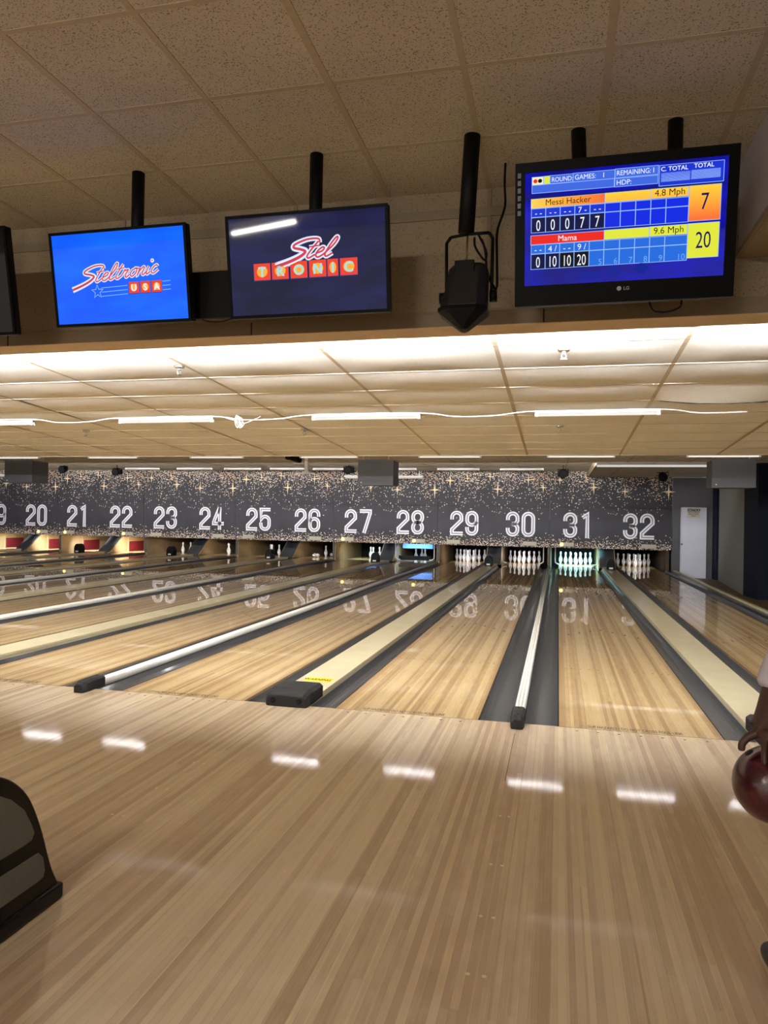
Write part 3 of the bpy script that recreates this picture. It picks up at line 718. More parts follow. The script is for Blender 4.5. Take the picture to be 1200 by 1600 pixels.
# sprinklers
for i, (x, y, z, s) in enumerate(((0.0, .03, 0, 'nearest the scoreboard television'), (-2.96, .115, 0, 'nearest the blank dark logo television'), (-2.94, 3.0, 0, 'beyond the bundled cord'), (-.02, 2.97, 0, 'beyond the rightmost near strip light'), (-5.81, 2.92, 0, 'farthest left'))):
    z = cz(y)-.012
    T = thing('sprinkler_head', 'small sprinkler head on the sloping ceiling, %s' % s, 'sprinkler', (x, y, z), 'sprinkler heads')
    b = MB(); b.lathe([(.0, .0), (.045, .0), (.035, -.012), (.012, -.016), (0, -.016)], 16); b.build('escutcheon', M_CHROME, T)
    b = MB(); b.lathe([(0, -.016), (.012, -.016), (.012, -.03), (0, -.03)], 10)
    for sx in (-1, 1): b.tube([(sx*.011, 0, -.028), (sx*.017, 0, -.045), (sx*.003, 0, -.062)], .003, 6)
    b.lathe([(0, -.062), (.022, -.062), (.022, -.066), (0, -.066)], 12); b.build('deflector', M_CHROME if i else M_WHITE, T)

# hanging grey boxes
for x, s in ((-11.06, 'left'), (-3.33, 'middle'), (2.80, 'right')):
    T = thing('hanging_box', 'grey metal box hanging from the ceiling, the %s of three' % s, 'box', (x, 8.0, 1.99), 'hanging grey boxes')
    b = MB(); b.box(-.33, .33, .0, .50, 0, .46); b.box(-.34, .34, -.008, .0, -.006, .466); b.build('cabinet', M_GREYB, T, bevel=.006)
    b = MB(); b.lathe([(0, 0), (.012, 0), (.01, .006), (0, .008)], 10, mat=Matrix.Rotation(PI/2, 3, 'X'), org=(-.27, -.008, .045)); b.build('latch', M_WHITE, T)
    for sx in (-.24, .24):
        b = MB(); b.tube([(sx, .02, .46), (sx, .02, .668)], .007, 6); b.tube([(sx, .45, .46), (sx, .45, .668)], .007, 6); b.build('hanger', M_WHITE, T)

# surveillance camera, white bracket, stage lamps
T = thing('security_camera', 'dark cylindrical security camera under the ceiling left of the middle box', 'camera', (-5.12, 8.5, 2.53))
b = MB(); M3 = Matrix.Rotation(math.radians(78), 3, 'X') @ Matrix.Rotation(.0, 3, 'Z')
b.lathe([(0, -.16), (.055, -.16), (.062, -.12), (.062, .13), (.075, .13), (.075, .17), (.05, .165), (.0, .15)], 16, mat=Matrix.Rotation(-.55, 3, 'Z') @ M3); b.build('housing', M_BLK, T)
b = MB(); b.tube([(.02, .06, .02), (.05, .10, .128)], .016, 8); b.build('arm', M_GREYB, T)
T = thing('ceiling_bracket', 'white drop pole bracket with a foot plate beside the security camera', 'bracket', (-4.86, 8.5, 2.23))
b = MB(); b.box(-.032, .032, -.03, .03, .03, .43); b.build('pole', M_WHITE, T, bevel=.006)
b = MB(); b.box(-.19, .17, -.05, .05, -.012, .012); b.box(-.07, .07, -.06, .06, .012, .04); b.build('foot_plate', M_WHITE, T, bevel=.005)
b = MB(); b.box(-.06, .06, -.06, .06, .41, .428); b.build('ceiling_plate', M_WHITE, T)
for (x, y, z, s, bl) in ((-14.89, 14.5, 2.70, 'before the left end of the panels', True), (-13.04, 14.5, 2.63, 'before number twenty-two', False), (-5.74, 14.5, 2.70, 'left of the middle grey box', False), (.08, 14.5, 2.62, 'before number thirty-one', False), (2.53, 14.5, 2.545, 'before the right end of the panels', True)):
    top = (2.83 if x < .8 else 2.66)-z-.001
    T = thing('stage_light', ('blue lensed ' if bl else 'black ')+'stage light hanging %s' % s, 'stage light', (x, y, z), 'stage lights')
    rx = Matrix.Rotation(math.radians(105), 3, 'X')
    b = MB(); b.lathe([(0, -.13), (.06, -.13), (.095, -.08), (.11, .05), (.115, .12), (.10, .13)], 16, mat=rx); b.lathe([(.0, .115), (.1, .115)], 16, 1, mat=rx)
    if not bl:
        b.box(-.14, .14, -.06, .07, -.085, .07)
    b.build('can', [M_BLKM, plain('blue_gel', srgb(40, 70, 150), .3)] if bl else [M_BLKM, M_BLKM], T)
    b = MB(); b.tube([(-.14, 0, 0), (-.14, 0, .095), (.14, 0, .095), (.14, 0, 0)], .01, 6); b.tube([(0, 0, .09), (0, 0, top)], .012, 6); b.build('yoke', M_BLKM, T)

# ================================================================ TELEVISIONS
TILT = math.radians(10)
M_LOGOG = emit('logo_glow', (.55, .68, .95, 1), 1.0); M_LOGOW = emit('logo_white', (.86, .88, .98, 1), 1.0)
M_LOGOR = emit('logo_red', srgb(206, 62, 84), 1.0); M_LOGOR2 = emit('logo_red_bright', srgb(238, 66, 46), 1.0); M_LOGOO = emit('logo_orange', srgb(255, 176, 60), 1.0)
M_LOGOC = emit('logo_cyan', srgb(168, 222, 226), 1.0); M_LOGOL = emit('logo_line_blue', srgb(120, 178, 255), 1.0); M_LOGOS = emit('logo_shadow', srgb(60, 60, 130), 1.0)
LET = {'S': ([(2.75, 1.55), (2.45, 2.0), (1.5, 2.05), (.62, 1.65), (.60, 1.28), (1.3, 1.02), (1.78, .72), (1.5, .25), (.7, -.22), (-.35, -.62)], 1.95),
       't': ([(.62, 1.75), (.25, .75), (.16, .2), (.38, .0), (.80, .32)], .78), 'e': ([(.05, .42), (.52, .62), (.62, .92), (.40, 1.02), (.12, .62), (.14, .18), (.42, .0), (.85, .34)], .80),
       'l': ([(.0, .3), (.52, 1.2), (.64, 1.85), (.46, 1.95), (.22, 1.2), (.10, .3), (.30, .0), (.72, .3)], .68), 'r': ([(.0, .3), (.20, .98), (.30, .88), (.60, .92), (.42, .35), (.55, .0), (.88, .3)], .85),
       'o': ([(.58, .98), (.22, .78), (.10, .35), (.34, .0), (.66, .30), (.72, .80), (.52, 1.0), (.95, .86)], .92), 'n': ([(.12, .98), (.02, .0), (.14, .55), (.48, 1.0), (.60, .80), (.50, .22), (.66, .0), (.92, .3)], .90),
       'i': ([(.16, .98), (.06, .28), (.20, .0), (.48, .3)], .48), 'c': ([(.70, .78), (.50, 1.0), (.20, .72), (.12, .25), (.40, .0), (.85, .4)], .85)}
def script(mb, word, ox, oy, s, put, slope, shear=.30, hx=1.0, vy=1.0, fat=1.0):
    layers = ((.44, 0, 0), (.34, 1, .0006), (.17, 2, .0012))
    for wdt, mi, dep in layers:
        x = 0.0
        for ch in word:
            pth, adv = LET[ch]
            k = 1.25 if ch == 'S' else 1.0
            def f(p): xx = x+p[0]; yy = p[1]; return (ox+(xx*hx+yy*shear)*s, oy+yy*s*vy+(xx*hx+yy*shear)*s*slope)
            tap = (lambda u: .75+.75*u) if ch == 'S' else None
            ribbon(mb, smooth_path([f(p) for p in pth], 6), wdt*s*k*fat, lambda a, c: put(a, c, dep), mi, taper=tap)
            if ch == 't':
                ribbon(mb, [f((.0, 1.20)), f((.85, 1.26))], wdt*s*.8*fat, lambda a, c: put(a, c, dep), mi)
            if ch == 'i':
                q = f((.36, 1.62)); rr = wdt*s*.52
                mb.poly([put(q[0]+rr*math.cos(g*PI/6), q[1]+rr*math.sin(g*PI/6), dep) for g in range(12)], mi)
            x += adv
def tile_letters(mb, word, xs, w, h, oy, put, letter_mi, centre=True):
    for ch, x in zip(word, xs):
        ww = w*(.62 if ch == 'I' else 1)
        mb.poly([put(x-ww/2-.003, oy-.004, .0), put(x+ww/2+.001, oy-.004, .0), put(x+ww/2+.001, oy+h, .0), put(x-ww/2-.003, oy+h, .0)], 6)
        mb.poly([put(x-ww/2, oy, .0004), put(x+ww/2, oy, .0004), put(x+ww/2, oy+h, .0004), put(x-ww/2, oy+h, .0004)], 3)
        mb.poly([put(x+ww*.33*math.cos(g*PI/8), oy+h*.5+h*.33*math.sin(g*PI/8), .0008) for g in range(16)], 4)
        text_mesh(mb, ch, h*.58, lambda a, c: put(x+a, oy+h*.2+c, .0012), letter_mi, 'CENTER', bold=.03)
def tv(label, cx, cy, cz_, w, h, bez, scr_mat, depth=.05, chin=0.0, poles=((0, .1),), glossy_name=None):
    T = thing('television', label, 'television', (cx, cy, cz_), 'televisions over the approach', (TILT, 0, 0))
    b = MB(); b.box(-w/2, w/2, 0, depth, -h/2-chin, h/2)
    b.box(-w*.32, w*.32, depth, depth+.05, -h*.3, h*.25); b.build('housing', M_BLK, T, bevel=.006)
    iw, ih = w/2-bez, h/2-bez
    b = MB(); b.box(-w/2, w/2, -.007, 0, ih, h/2); b.box(-w/2, w/2, -.007, 0, -h/2-chin, -ih); b.box(-w/2, -iw, -.007, 0, -ih, ih); b.box(iw, w/2, -.007, 0, -ih, ih); b.build('bezel', plain('tv_bezel', srgb(4, 4, 5), .45, spec=.06), T)
    b = MB(); b.box(-iw, iw, -.003, .0, -ih, ih); scr = b.build('screen', scr_mat, T)
    for (px, py, tilt) in poles:
        b = MB(); p0 = Vector((px, py, h*.1)); top_l = T.matrix_basis if False else None
        # the pole is vertical in the room: undo the tilt
        inv = Matrix.Rotation(-TILT, 3, 'X')
        base = Vector((px, depth+.04, h*.12)); wz = (Matrix.Rotation(TILT, 3, 'X') @ base)
        pts = [inv @ wz, inv @ Vector((wz.x+tilt, wz.y, UZ-.001-cz_))]
        b.tube(pts, .036, 16)
        e = pts[1]; dn = inv @ Vector((0, 0, -1))
        b.build('mounting_pole', M_BLKM, T)
    return T, scr, iw, ih
def screen_mat(name, col, s, col2=None):
    N = NT(name); o, x, y, z = N.coord()
    if col2:
        nz = N.n('ShaderNodeTexNoise', iVector=N.comb(N.math('MULTIPLY', x, 1.5), 0.0, N.math('MULTIPLY', z, 5.0)), iScale=1.6, iDetail=2.0)
        N.set(N.b.inputs['Emission Color'], N.mix(N.ramp(nz.outputs[0], .35, .65), col, col2))
    else: N.b.inputs['Emission Color'].default_value = col
    N.b.inputs['Emission Strength'].default_value = s; N.b.inputs['Base Color'].default_value = (.004, .004, .006, 1); N.b.inputs['Roughness'].default_value = .035; N.b.inputs['Specular IOR Level'].default_value = .16
    MATS[name] = N.m; return N.m
LOGO_M = [M_LOGOG, M_LOGOW, M_LOGOR, M_LOGOR2, M_LOGOO, M_LOGOW, M_LOGOS, M_LOGOL, M_LOGOC]
# bright blue screen
T, scr, iw, ih = tv('wall television with a bright blue screen and red script logo', -2.470, -1.45, 2.748, .868, .528, .016, screen_mat('screen_blue', srgb(0, 104, 255), 1.0, srgb(0, 84, 244)), poles=((.06, 0, 0),))
put = lambda a, c, dep=0: (a, -.0045-dep, c)
b = MB(); script(b, 'Steltronic', -.275, -.030, .0525, put, .075, .34, 1.10, .80, .78)
tile_letters(b, 'USA', (.09, .162, .234), .062, .062, -.095, put, 5)
for dz in (-.052, -.075, -.098):
    ribbon(b, [(-.12, dz-.004), (.05, dz+.002)], .004, put, 7); ribbon(b, [(.27, dz+.012), (.32, dz+.014)], .004, put, 7)
pts = [(-.145+(.038 if q % 2 == 0 else .016)*math.sin(q*PI/5), -.075+(.038 if q % 2 == 0 else .016)*math.cos(q*PI/5)) for q in range(10)]
ribbon(b, pts, .005, put, 7, True)
b.build('logo', LOGO_M, scr)
# dark navy screen
T, scr, iw, ih = tv('wall television with a dark navy screen and red letter tile logo', -1.347, -1.45, 2.752, .905, .540, .016, screen_mat('screen_navy', srgb(25, 28, 74), 1.0, srgb(15, 17, 48)), poles=((.02, 0, 0),))
b = MB(); script(b, 'Stel', -.135, .022, .058, put, .03, .42, 1.12, .80, .95)
tile_letters(b, 'TRONIC', (-.252, -.148, -.042, .064, .148, .236), .094, .086, -.072, put, 8)
b.build('logo', LOGO_M, scr)
# blank one cut by the left edge of the photograph
tv('blank dark television at the left edge beside the blue one', -3.66, -1.45, 2.768, .93, .62, .016, screen_mat('screen_off', srgb(6, 6, 8), 1.0), poles=((.12, 0, 0),))
o = MB(); o.box(-2.30, -1.55, -1.30, -1.27, 2.53, 2.80); tag(o.build('mounting_plate', M_BLKM, bevel=.004), 'black mounting plate behind and between the two logo televisions', 'bracket')
cord('cable', 'thin black cable drooping below the black mounting plate', [(-2.03, -1.33, 2.54), (-1.98, -1.35, 2.50), (-1.88, -1.36, 2.49), (-1.78, -1.34, 2.52)], .004, M_BLKM, 'cable')

# scoreboard television
def em(name, r, g, b_, s=1.0): return emit(name, srgb(r, g, b_), s, (.004, .004, .006, 1))
WT, HT, BZ = 1.018, .628, .048
T, scr, iw, ih = tv('large black scoreboard television on two poles at the right', .259, -1.46, 2.838, WT, HT, BZ, screen_mat('screen_score', srgb(10, 14, 176), 1.0, srgb(6, 8, 120)), depth=.09, chin=.05, poles=((-.19, 0, -.02), (.25, 0, .0)))
b = MB(); b.tube([(-.06, -.008, -.300), (.0, -.008, -.300)], .001, 6)
text_mesh(b, 'LG', .016, lambda x, y: (.012+x, -.0085, -.309+y), 0, bold=.01); b.poly([(-.008+.011*math.cos(q*PI/6), -.0085, -.301+.011*math.sin(q*PI/6)) for q in range(12)], 0)
b.v = b.v[12:]; b.f = [tuple(i-12 for i in f) for f in b.f if min(f) >= 12]; b.mi = b.mi[-len(b.f):]; b.sm = b.sm[-len(b.f):]
b.build('emblem', plain('emblem_grey', srgb(150, 150, 150), .4), T)
b = MB()
for i in range(6): b.box(-WT/2+.012, -WT/2+.028, -.0085, -.007, .245-i*.035, .268-i*.035)
b.build('button_strip', plain('button_grey', srgb(40, 40, 42), .4), T)
SM = [em('s_mid', 62, 104, 226), em('s_pale', 130, 164, 250), em('s_deep', 6, 40, 228), em('s_navy', 8, 10, 66), em('s_blk', 4, 4, 12), em('s_white', 240, 246, 255), em('s_red', 238, 40, 30),
      gradient_emit('s_orange', srgb(250, 186, 40), srgb(236, 96, 40), 0, -.40, -.08, 1.0), em('s_yellow', 226, 232, 60), em('s_sky', 34, 108, 222), em('s_royal', 20, 50, 210), em('s_ink', 16, 14, 90),
      gradient_emit('s_orange2', srgb(248, 196, 50), srgb(240, 104, 40), 2, .14, .0, 1.0), em('s_line', 150, 190, 255), em('s_ghost', 110, 170, 240), em('s_cream', 250, 240, 190), em('s_dusk', 10, 30, 150)]
def SU(u, v, d=0.0): return (-iw+2*iw*u, -.0042-d, ih-2*ih*v)
b = MB()
def rect(u0, v0, u1, v1, mi, d=0.0, edge=True):
    if edge:
        e = .0028
        b.poly([SU(u0-e, v0-e*1.6, d), SU(u1+e, v0-e*1.6, d), SU(u1+e, v1+e*1.6, d), SU(u0-e, v1+e*1.6, d)], 13)
    b.poly([SU(u0, v0, d+.0003), SU(u1, v0, d+.0003), SU(u1, v1, d+.0003), SU(u0, v1, d+.0003)], mi)
def txt(s, u, v, h, mi, al='CENTER', bold=0.0, xs=1.0, shear=0.0):       # h as a fraction of the screen height, v the baseline
    text_mesh(b, s, h*2*ih, lambda x, y: (-iw+2*iw*u+x, -.0055, ih-2*ih*v+y), mi, al, bold=bold, xs=xs, shear=shear)
b.poly([SU(.0, .215), SU(.985, .215), SU(.985, .228), SU(.0, .228)], 3)
rect(.037, .042, .093, .106, 15); rect(.098, .041, .127, .104, 8)
for u, mi in ((.053, 6), (.077, 4)): b.poly([SU(u+.011*math.cos(q*PI/6), .075+.018*math.sin(q*PI/6), .0008) for q in range(12)], mi)
rect(.130, .040, .245, .105, 0); rect(.248, .037, .454, .107, 0); rect(.458, .033, .667, .104, 0)
rect(.037, .112, .452, .178, 0); rect(.457, .115, .666, .180, 0)
rect(.675, .037, .978, .205, 10); rect(.682, .099, .821, .174, 1); rect(.826, .096, .964, .172, 1)
txt('ROUND:', .136, .094, .040, 5, 'LEFT', xs=.86); txt('GAMES:', .254, .092, .042, 5, 'LEFT', xs=.92); txt('1', .40, .092, .042, 5); txt('REMAINING:', .463, .088, .042, 5, 'LEFT', xs=.88); txt('1', .645, .088, .042, 5)
txt('HDP:', .463, .168, .042, 5, 'LEFT'); txt('C. TOTAL', .745, .085, .036, 5, bold=.01); txt('TOTAL', .885, .080, .036, 5, bold=.01)
cols = [.033, .108, .183, .258, .335, .410, .488, .563, .637, .711, .820]
rect(.033, .231, .408, .309, 7); rect(.411, .230, .634, .308, 12); rect(.637, .229, .816, .306, 12); rect(.822, .228, .970, .521, 12)
txt('Messi Hacker', .222, .292, .052, 4); txt('4.8 Mph', .728, .290, .055, 4); txt('7', .896, .43, .14, 11, xs=.72)
for i in range(10):
    u0, u1 = cols[i]+.002, cols[i+1]-.002
    lo = i < 5
    rect(u0, .318, u1, .388, 10 if lo else 2); rect(u0, .396, u1, .524, 3 if lo else 2)
    c = (u0+u1)/2
    if lo:
        txt(('- -', '- -', '- -', '7 -', '- -')[i], c, .378, .050, 5); txt('00077'[i], c, .512, .096, 5, xs=.62)
rect(.033, .553, .408, .630, 6); rect(.411, .549, .632, .627, 8); rect(.637, .547, .817, .626, 8); rect(.822, .545, .969, .834, 8)
txt('Mama', .222, .614, .050, 5); txt('9.6 Mph', .728, .610, .055, 4); txt('20', .896, .755, .14, 11, xs=.66)
for i in range(10):
    u0, u1 = cols[i]+.002, cols[i+1]-.002
    lo = i < 4
    rect(u0, .638, u1, .712, 9); rect(u0, .720, u1, .850, (3 if i < 2 else 4) if lo else 9)
    c = (u0+u1)/2
    if lo:
        txt(('- -', '4 /', '- -', '9 /')[i], c, .702, .052, 5); txt(('0', '10', '10', '20')[i], c, .838, .096, 5, xs=.60)
    else: txt(str(i+1), u1-.006, .845, .052, 14, 'RIGHT', xs=.95)
for (u, v, ru, rv) in ((.34, .93, .05, .03), (.46, .91, .035, .05), (.60, .895, .035, .045)):
    b.poly([SU(u+ru*math.cos(q*PI/8), v+rv*math.sin(q*PI/8)) for q in range(16)], 16)
b.build('score_display', SM, scr)
cord('cable', 'thin black cable loop under the scoreboard television', [(.40, -1.335, 2.49), (.42, -1.34, 2.445), (.48, -1.34, 2.435), (.54, -1.34, 2.455), (.55, -1.335, 2.49)], .005, M_BLKM, 'cable')

# theatre spotlight on its pole
T = thing('spotlight', 'black theatre spotlight hanging by a yoke between two televisions', 'spotlight', (-.49, -1.4, 2.54))
b = MB(); b.tube([(.012, 0, UZ-.001-2.54), (-.012, 0, .335)], .042, 16); b.build('mounting_pole', M_BLKM, T)
b = MB()
yk = [(-.108, 0, .0), (-.112, 0, .285), (-.09, 0, .315), (.0, 0, .325), (.105, 0, .325), (.125, 0, .295), (.122, 0, .0)]
for i in range(len(yk)-1):
    b.tube([yk[i], yk[i+1]], .0085, 8)
b.build('yoke', M_BLKM, T)
b = MB(); b.tube([(-.005, .01, .33), (-.012, .01, .16)], .005, 8); b.build('safety_rod', plain('brass', srgb(110, 96, 60), .4, metal=.7), T)
def rr(cx, cy, cz0, w, dpt, ch):
    return [(cx-w+ch, cy-dpt, cz0), (cx+w-ch, cy-dpt, cz0), (cx+w, cy-dpt+ch, cz0), (cx+w, cy+dpt-ch, cz0), (cx+w-ch, cy+dpt, cz0), (cx-w+ch, cy+dpt, cz0), (cx-w, cy+dpt-ch, cz0), (cx-w, cy-dpt+ch, cz0)]
b = MB(); b.loft([rr(.012, .0, .155, .085, .07, .03), rr(.008, -.005, .13, .098, .085, .035), rr(.0, -.02, .02, .105, .10, .04), rr(-.012, -.04, -.08, .118, .105, .045)], smooth=False)
body = b.build('lamp_body', plain('spot_body', srgb(26, 24, 23), .5, spec=.2), T, bevel=.008)
b = MB(); b.box(-.055, .045, -.10, -.088, -.02, .16); b.build('cover_plate', M_BLKM, body, bevel=.004)
b = MB(); b.loft([rr(-.012, -.042, -.078, .124, .112, .05), rr(-.012, -.052, -.10, .122, .11, .05), rr(-.008, -.07, -.185, .022, .05, .018), rr(-.008, -.07, -.19, .012, .04, .01)], smooth=False); b.build('snout', M_BLKM, T, bevel=.01)
for sx in (-.125, .132):
    b = MB(); b.lathe([(0, -.018), (.03, -.018), (.03, .018), (0, .018)], 14, mat=Matrix.Rotation(PI/2, 3, 'Y'), org=(sx, 0, .0)); b.build('knob', M_BLKM, T)
cord('cable', 'black cable dropping from the ceiling to the spotlight', [(-.333, -1.075, 3.369), (-.335, -1.08, 3.25), (-.33, -1.1, 3.12), (-.36, -1.2, 2.95), (-.352, -1.3, 2.78), (-.345, -1.35, 2.60), (-.37, -1.34, 2.62), (-.40, -1.325, 2.70), (-.41, -1.325, 2.80), (-.43, -1.335, 2.86)], .007, M_BLKM, 'cable')
cord('cable', 'black cable looped from the yoke into the spotlight top', [(-.46, -1.385, 2.85), (-.455, -1.41, 2.80), (-.43, -1.43, 2.75), (-.40, -1.43, 2.715), (-.395, -1.42, 2.76), (-.43, -1.41, 2.84), (-.445, -1.39, 2.872)], .006, M_BLKM, 'cable')

# ================================================================ BALL RETURN at the left edge
BX = -1.943
T = thing('ball_return', 'black rounded ball return with grey inset panels at the lower left', 'ball return', (BX, -3.6, 0))
oy = 3.6
prof = [(-2.805, .055), (-2.840, .12), (-2.866, .188), (-2.897, .279), (-2.938, .374), (-2.981, .445), (-3.043, .506), (-3.116, .548), (-3.22, .58), (-3.36, .595), (-4.3, .60), (-4.42, .56), (-4.45, .40), (-4.45, .055)]
b = MB(); b.prism_x([(p[0]+oy, p[1]) for p in smooth_path(prof[:12], 4)+prof[12:]], -.175, .175); b.build('shell', M_SHELL, T, bevel=.008)
b = MB(); b.box(-.186, .186, -4.47+oy, -2.79+oy, .0, .058); b.build('base', M_SHELL, T, bevel=.01)
ins = [[(-3.11, .483), (-3.057, .451), (-2.995, .394), (-2.956, .326), (-2.943, .295), (-2.955, .276), (-2.99, .272), (-3.9, .272), (-3.95, .30), (-3.95, .46), (-3.9, .50), (-3.3, .515), (-3.2, .508)],
       [(-3.0, .216), (-2.921, .216), (-2.897, .190), (-2.886, .140), (-2.893, .120), (-2.915, .115), (-3.9, .115), (-3.95, .14), (-3.95, .19), (-3.9, .216)]]
for s in (1, -1):
    for q in ins:
        b = MB(); b.prism_x([(p[0]+oy, p[1]) for p in q], s*.1752, s*.1785); b.build('inset_panel', M_INSET, T)

# ================================================================ PERSON with a ball at the right edge
M_SKIN = plain('skin', srgb(64, 36, 26), .55, noise=.06, scale=25)
M_SHIRT = plain('shirt_fabric', srgb(196, 190, 202), .85, noise=.05, scale=60)
M_TROU = plain('trouser_fabric', srgb(38, 40, 52), .85)
M_SHOE = plain('shoe_leather', srgb(34, 32, 44), .45); M_HAIR = plain('hair', srgb(20, 15, 13), .7)
BALL = Vector((.592, -2.825, .660)); BR = .108
def skin_mesh(name, verts, edges, radii, mat, parent=None, root=0, sub=2):
    me = bpy.data.meshes.new(name); me.from_pydata(verts, edges, []); o = bpy.data.objects.new(name, me); C.objects.link(o)
    md = o.modifiers.new('skin', 'SKIN'); md.use_smooth_shade = True; o.modifiers.new('sub', 'SUBSURF').levels = sub; o.modifiers['sub'].render_levels = sub
    for i, r in enumerate(radii):
        sv = me.skin_vertices[0].data[i]; sv.radius = (r, r) if not isinstance(r, tuple) else r; sv.use_root = (i == root)
    dg = bpy.context.evaluated_depsgraph_get(); m2 = bpy.data.meshes.new_from_object(o.evaluated_get(dg)); m2.name = name
    bpy.data.objects.remove(o); bpy.data.meshes.remove(me)
    m2.materials.clear(); m2.materials.append(mat)
    for p in m2.polygons: p.use_smooth = True
    ob = bpy.data.objects.new(name, m2); C.objects.link(ob)
    if parent: ob.parent = parent
    return ob
class SK:
    def __init__(s): s.v = []; s.e = []; s.r = []
    def add(s, p, r, prev=None):
        s.v.append(tuple(p)); s.r.append(r); i = len(s.v)-1
        if prev is not None: s.e.append((prev, i))
        return i
    def chain(s, pts, prev=None):
        for p, r in pts: prev = s.add(p, r, prev)
        return prev
bx, by = .90, -2.72          # body centre; the person faces the lanes
S = SK()
pel = S.add((bx, by, .88), (.13, .10))
ch = S.chain([((bx, by+.01, 1.02), (.125, .095)), ((bx, by+.03, 1.18), (.14, .10)), ((bx, by+.04, 1.30), (.13, .09))], pel)
neck = S.chain([((bx, by+.05, 1.40), (.055, .055)), ((bx, by+.075, 1.46), (.052, .055))], ch)
head = S.chain([((bx, by+.09, 1.505), (.082, .095)), ((bx, by+.10, 1.585), (.098, .115)), ((bx, by+.095, 1.655), (.085, .10)), ((bx, by+.09, 1.69), (.05, .06))], neck)
S.chain([((bx, by+.185, 1.58), .018), ((bx, by+.208, 1.565), .014)], head-2)
for s in (-1, 1): S.chain([((bx+s*.078, by+.085, 1.58), .018), ((bx+s*.090, by+.075, 1.59), .015)], head-2)
# left arm hangs straight down to the ball
wr = (.578, -2.835, .850)
la = S.chain([((bx-.155, by+.03, 1.29), .058), ((.70, -2.76, 1.16), .050), ((.632, -2.79, .985), .050), ((.602, -2.815, .905), .050), (wr, .037)], ch)
palm = S.chain([((.572, -2.840, .818), (.046, .028)), ((.570, -2.842, .797), (.044, .020))], la)
for i, (dx, dy, ln) in enumerate(((-.012, -.055, .9), (.008, -.06, 1.0), (.028, -.055, .96), (.046, -.04, .8))):
    x0, y0 = .560+i*.016, -2.850
    S.chain([((x0+dx*.5, y0+dy*.55, .788), .0105), ((x0+dx*.9, y0+dy*1.0*ln, .764), .0095), ((x0+dx*1.1, y0+dy*1.25*ln, .738), .0085)], palm)
S.chain([((.545, -2.838, .806), .0145), ((.520, -2.842, .796), .0125), ((.503, -2.846, .776), .0115), ((.502, -2.848, .754), .010)], la)
ra = S.chain([((bx+.155, by+.03, 1.29), .058), ((bx+.21, by+.02, 1.15), .048), ((bx+.235, by+.01, 1.02), .042), ((bx+.24, by+.05, .92), .038), ((bx+.235, by+.10, .80), .028), ((bx+.23, by+.12, .75), (.024, .036)), ((bx+.225, by+.13, .71), (.022, .036))], ch)
for i in range(4):
    S.chain([((bx+.225, by+.105+i*.02, .67), .010), ((bx+.222, by+.108+i*.02, .64-.008*(i in (1, 2))), .009), ((bx+.214, by+.11+i*.02, .615), .008)], ra)
S.chain([((bx+.215, by+.09, .715), .011), ((bx+.205, by+.075, .685), .009)], ra)
for s in (-1, 1):
    o_ = -.11 if s < 0 else 0.0
    S.chain([((bx+s*.095, by, .82), .085), ((bx+s*.105+o_*.3, by+.03, .62), .072), ((bx+s*.11+o_*.5, by+.06, .46), .055), ((bx+s*.112+o_*.8, by+.03, .30), .052), ((bx+s*.115+o_, by-.01, .10), .036), ((bx+s*.118+o_, by+.06, .055), (.038, .03)), ((bx+s*.12+o_, by+.14, .045), (.036, .022))], pel)
PER = thing('person', 'person in a pale shirt at the right edge, arm lowered holding a ball', 'person', (0, 0, 0))
skin_mesh('body', S.v, S.e, S.r, M_SKIN, PER)
S = SK(); p0 = S.add((bx, by, .79), (.200, .165))
c1 = S.chain([((bx, by+.005, .92), (.190, .158)), ((bx, by+.01, 1.04), (.178, .145)), ((bx, by+.03, 1.18), (.185, .145)), ((bx, by+.04, 1.30), (.165, .125))], p0)
S.chain([((bx-.155, by+.03, 1.295), .078), ((.70, -2.762, 1.16), .072), ((.648, -2.79, 1.01), .074), ((.622, -2.803, .945), .076), ((.610, -2.81, .910), .072)], c1)
S.chain([((bx+.155, by+.03, 1.295), .078), ((bx+.21, by+.02, 1.15), .072), ((bx+.235, by+.01, 1.02), .066), ((bx+.238, by+.03, .96), .062)], c1)
S.chain([((bx, by+.05, 1.375), (.10, .09)), ((bx, by+.055, 1.405), (.075, .075))], c1)
skin_mesh('shirt', S.v, S.e, S.r, M_SHIRT, PER)
S = SK(); p0 = S.add((bx, by, .96), (.165, .135)); p0 = S.chain([((bx, by, .88), (.160, .130))], p0)
for s in (-1, 1):
    o_ = -.11 if s < 0 else 0.0
    S.chain([((bx+s*.095, by, .80), .100), ((bx+s*.105+o_*.3, by+.03, .62), .086), ((bx+s*.11+o_*.5, by+.055, .46), .072), ((bx+s*.112+o_*.8, by+.03, .30), .068), ((bx+s*.115+o_, by-.005, .12), .058)], p0)
skin_mesh('trousers', S.v, S.e, S.r, M_TROU, PER)
for s in (-1, 1):
    S = SK(); x = bx+s*.118-(.11 if s < 0 else 0)
    a = S.add((x, by-.055, .052), (.040, .045)); S.chain([((x, by+.05, .055), (.044, .046)), ((x+s*.004, by+.13, .046), (.046, .036)), ((x+s*.004, by+.195, .040), (.038, .028))], a)
    skin_mesh('shoe', S.v, S.e, S.r, M_SHOE, PER)
bm = bmesh.new(); bmesh.ops.create_uvsphere(bm, u_segments=28, v_segments=20, radius=1)
bmesh.ops.delete(bm, geom=[v for v in bm.verts if v.co.z < -.15+.62*v.co.y], context='VERTS')
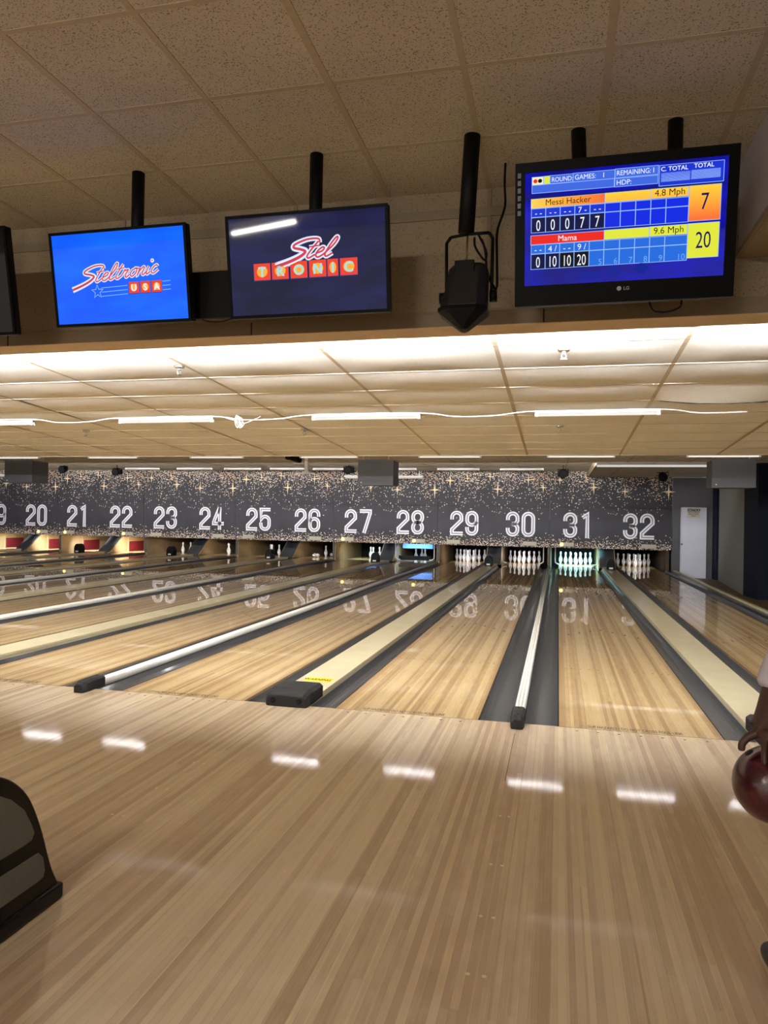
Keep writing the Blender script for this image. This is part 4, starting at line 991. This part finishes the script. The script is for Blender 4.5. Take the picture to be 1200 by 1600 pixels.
for v in bm.verts: v.co = Vector((bx+v.co.x*.096, by+.086+v.co.y*.110, 1.600+v.co.z*.118))
for f in bm.faces: f.smooth = True
me = bpy.data.meshes.new('hair'); bm.to_mesh(me); bm.free(); me.materials.append(M_HAIR)
o = bpy.data.objects.new('hair', me); C.objects.link(o); o.parent = PER; sd = o.modifiers.new('thickness', 'SOLIDIFY'); sd.thickness = .012; sd.offset = -1
for s in (-1, 1):
    b = MB(); b.lathe([(0, -.011), (.007, -.008), (.011, 0), (.007, .008), (0, .011)], 12, org=(bx+s*.034, by+.180, 1.605)); b.build('eye', M_WHITE, PER)
b = MB(); b.box(bx-.024, bx+.024, by+.170, by+.183, 1.527, 1.535); b.build('mouth', plain('lips', srgb(96, 44, 40), .5), PER, bevel=.003)
# the ball with its three finger holes
N = NT('ball_resin'); oo, xx, yy, zz = N.coord()
nz = N.n('ShaderNodeTexNoise', iVector=oo, iScale=9.0, iDetail=4.0, iDistortion=1.5)
N.set(N.b.inputs['Base Color'], N.mix(N.ramp(nz.outputs[0], .35, .7), srgb(48, 8, 15), srgb(76, 22, 31)))
N.b.inputs['Roughness'].default_value = .25; N.b.inputs['Coat Weight'].default_value = .3; N.b.inputs['Coat Roughness'].default_value = .15
T = thing('bowling_ball', 'dark red bowling ball held low at the right edge', 'bowling ball', BALL)
bm = bmesh.new(); bmesh.ops.create_uvsphere(bm, u_segments=48, v_segments=32, radius=BR)
for f in bm.faces: f.smooth = True
me = bpy.data.meshes.new('ball_surface'); bm.to_mesh(me); bm.free(); me.materials.append(N.m)
o = bpy.data.objects.new('ball_surface', me); C.objects.link(o); o.parent = T
for i, (dx, dy) in enumerate(((-.065, .0), (-.018, -.062), (.016, -.064))):
    nrm = Vector((dx, dy, math.sqrt(BR*BR-dx*dx-dy*dy))).normalized()
    b = MB(); b.lathe([(.0, 0), (.013, 0), (.013, .0008), (0, .0008)], 16, mat=nrm.to_track_quat('Z', 'Y').to_matrix(), org=nrm*(BR-.0004)); b.build('finger_hole', M_DARK, T)
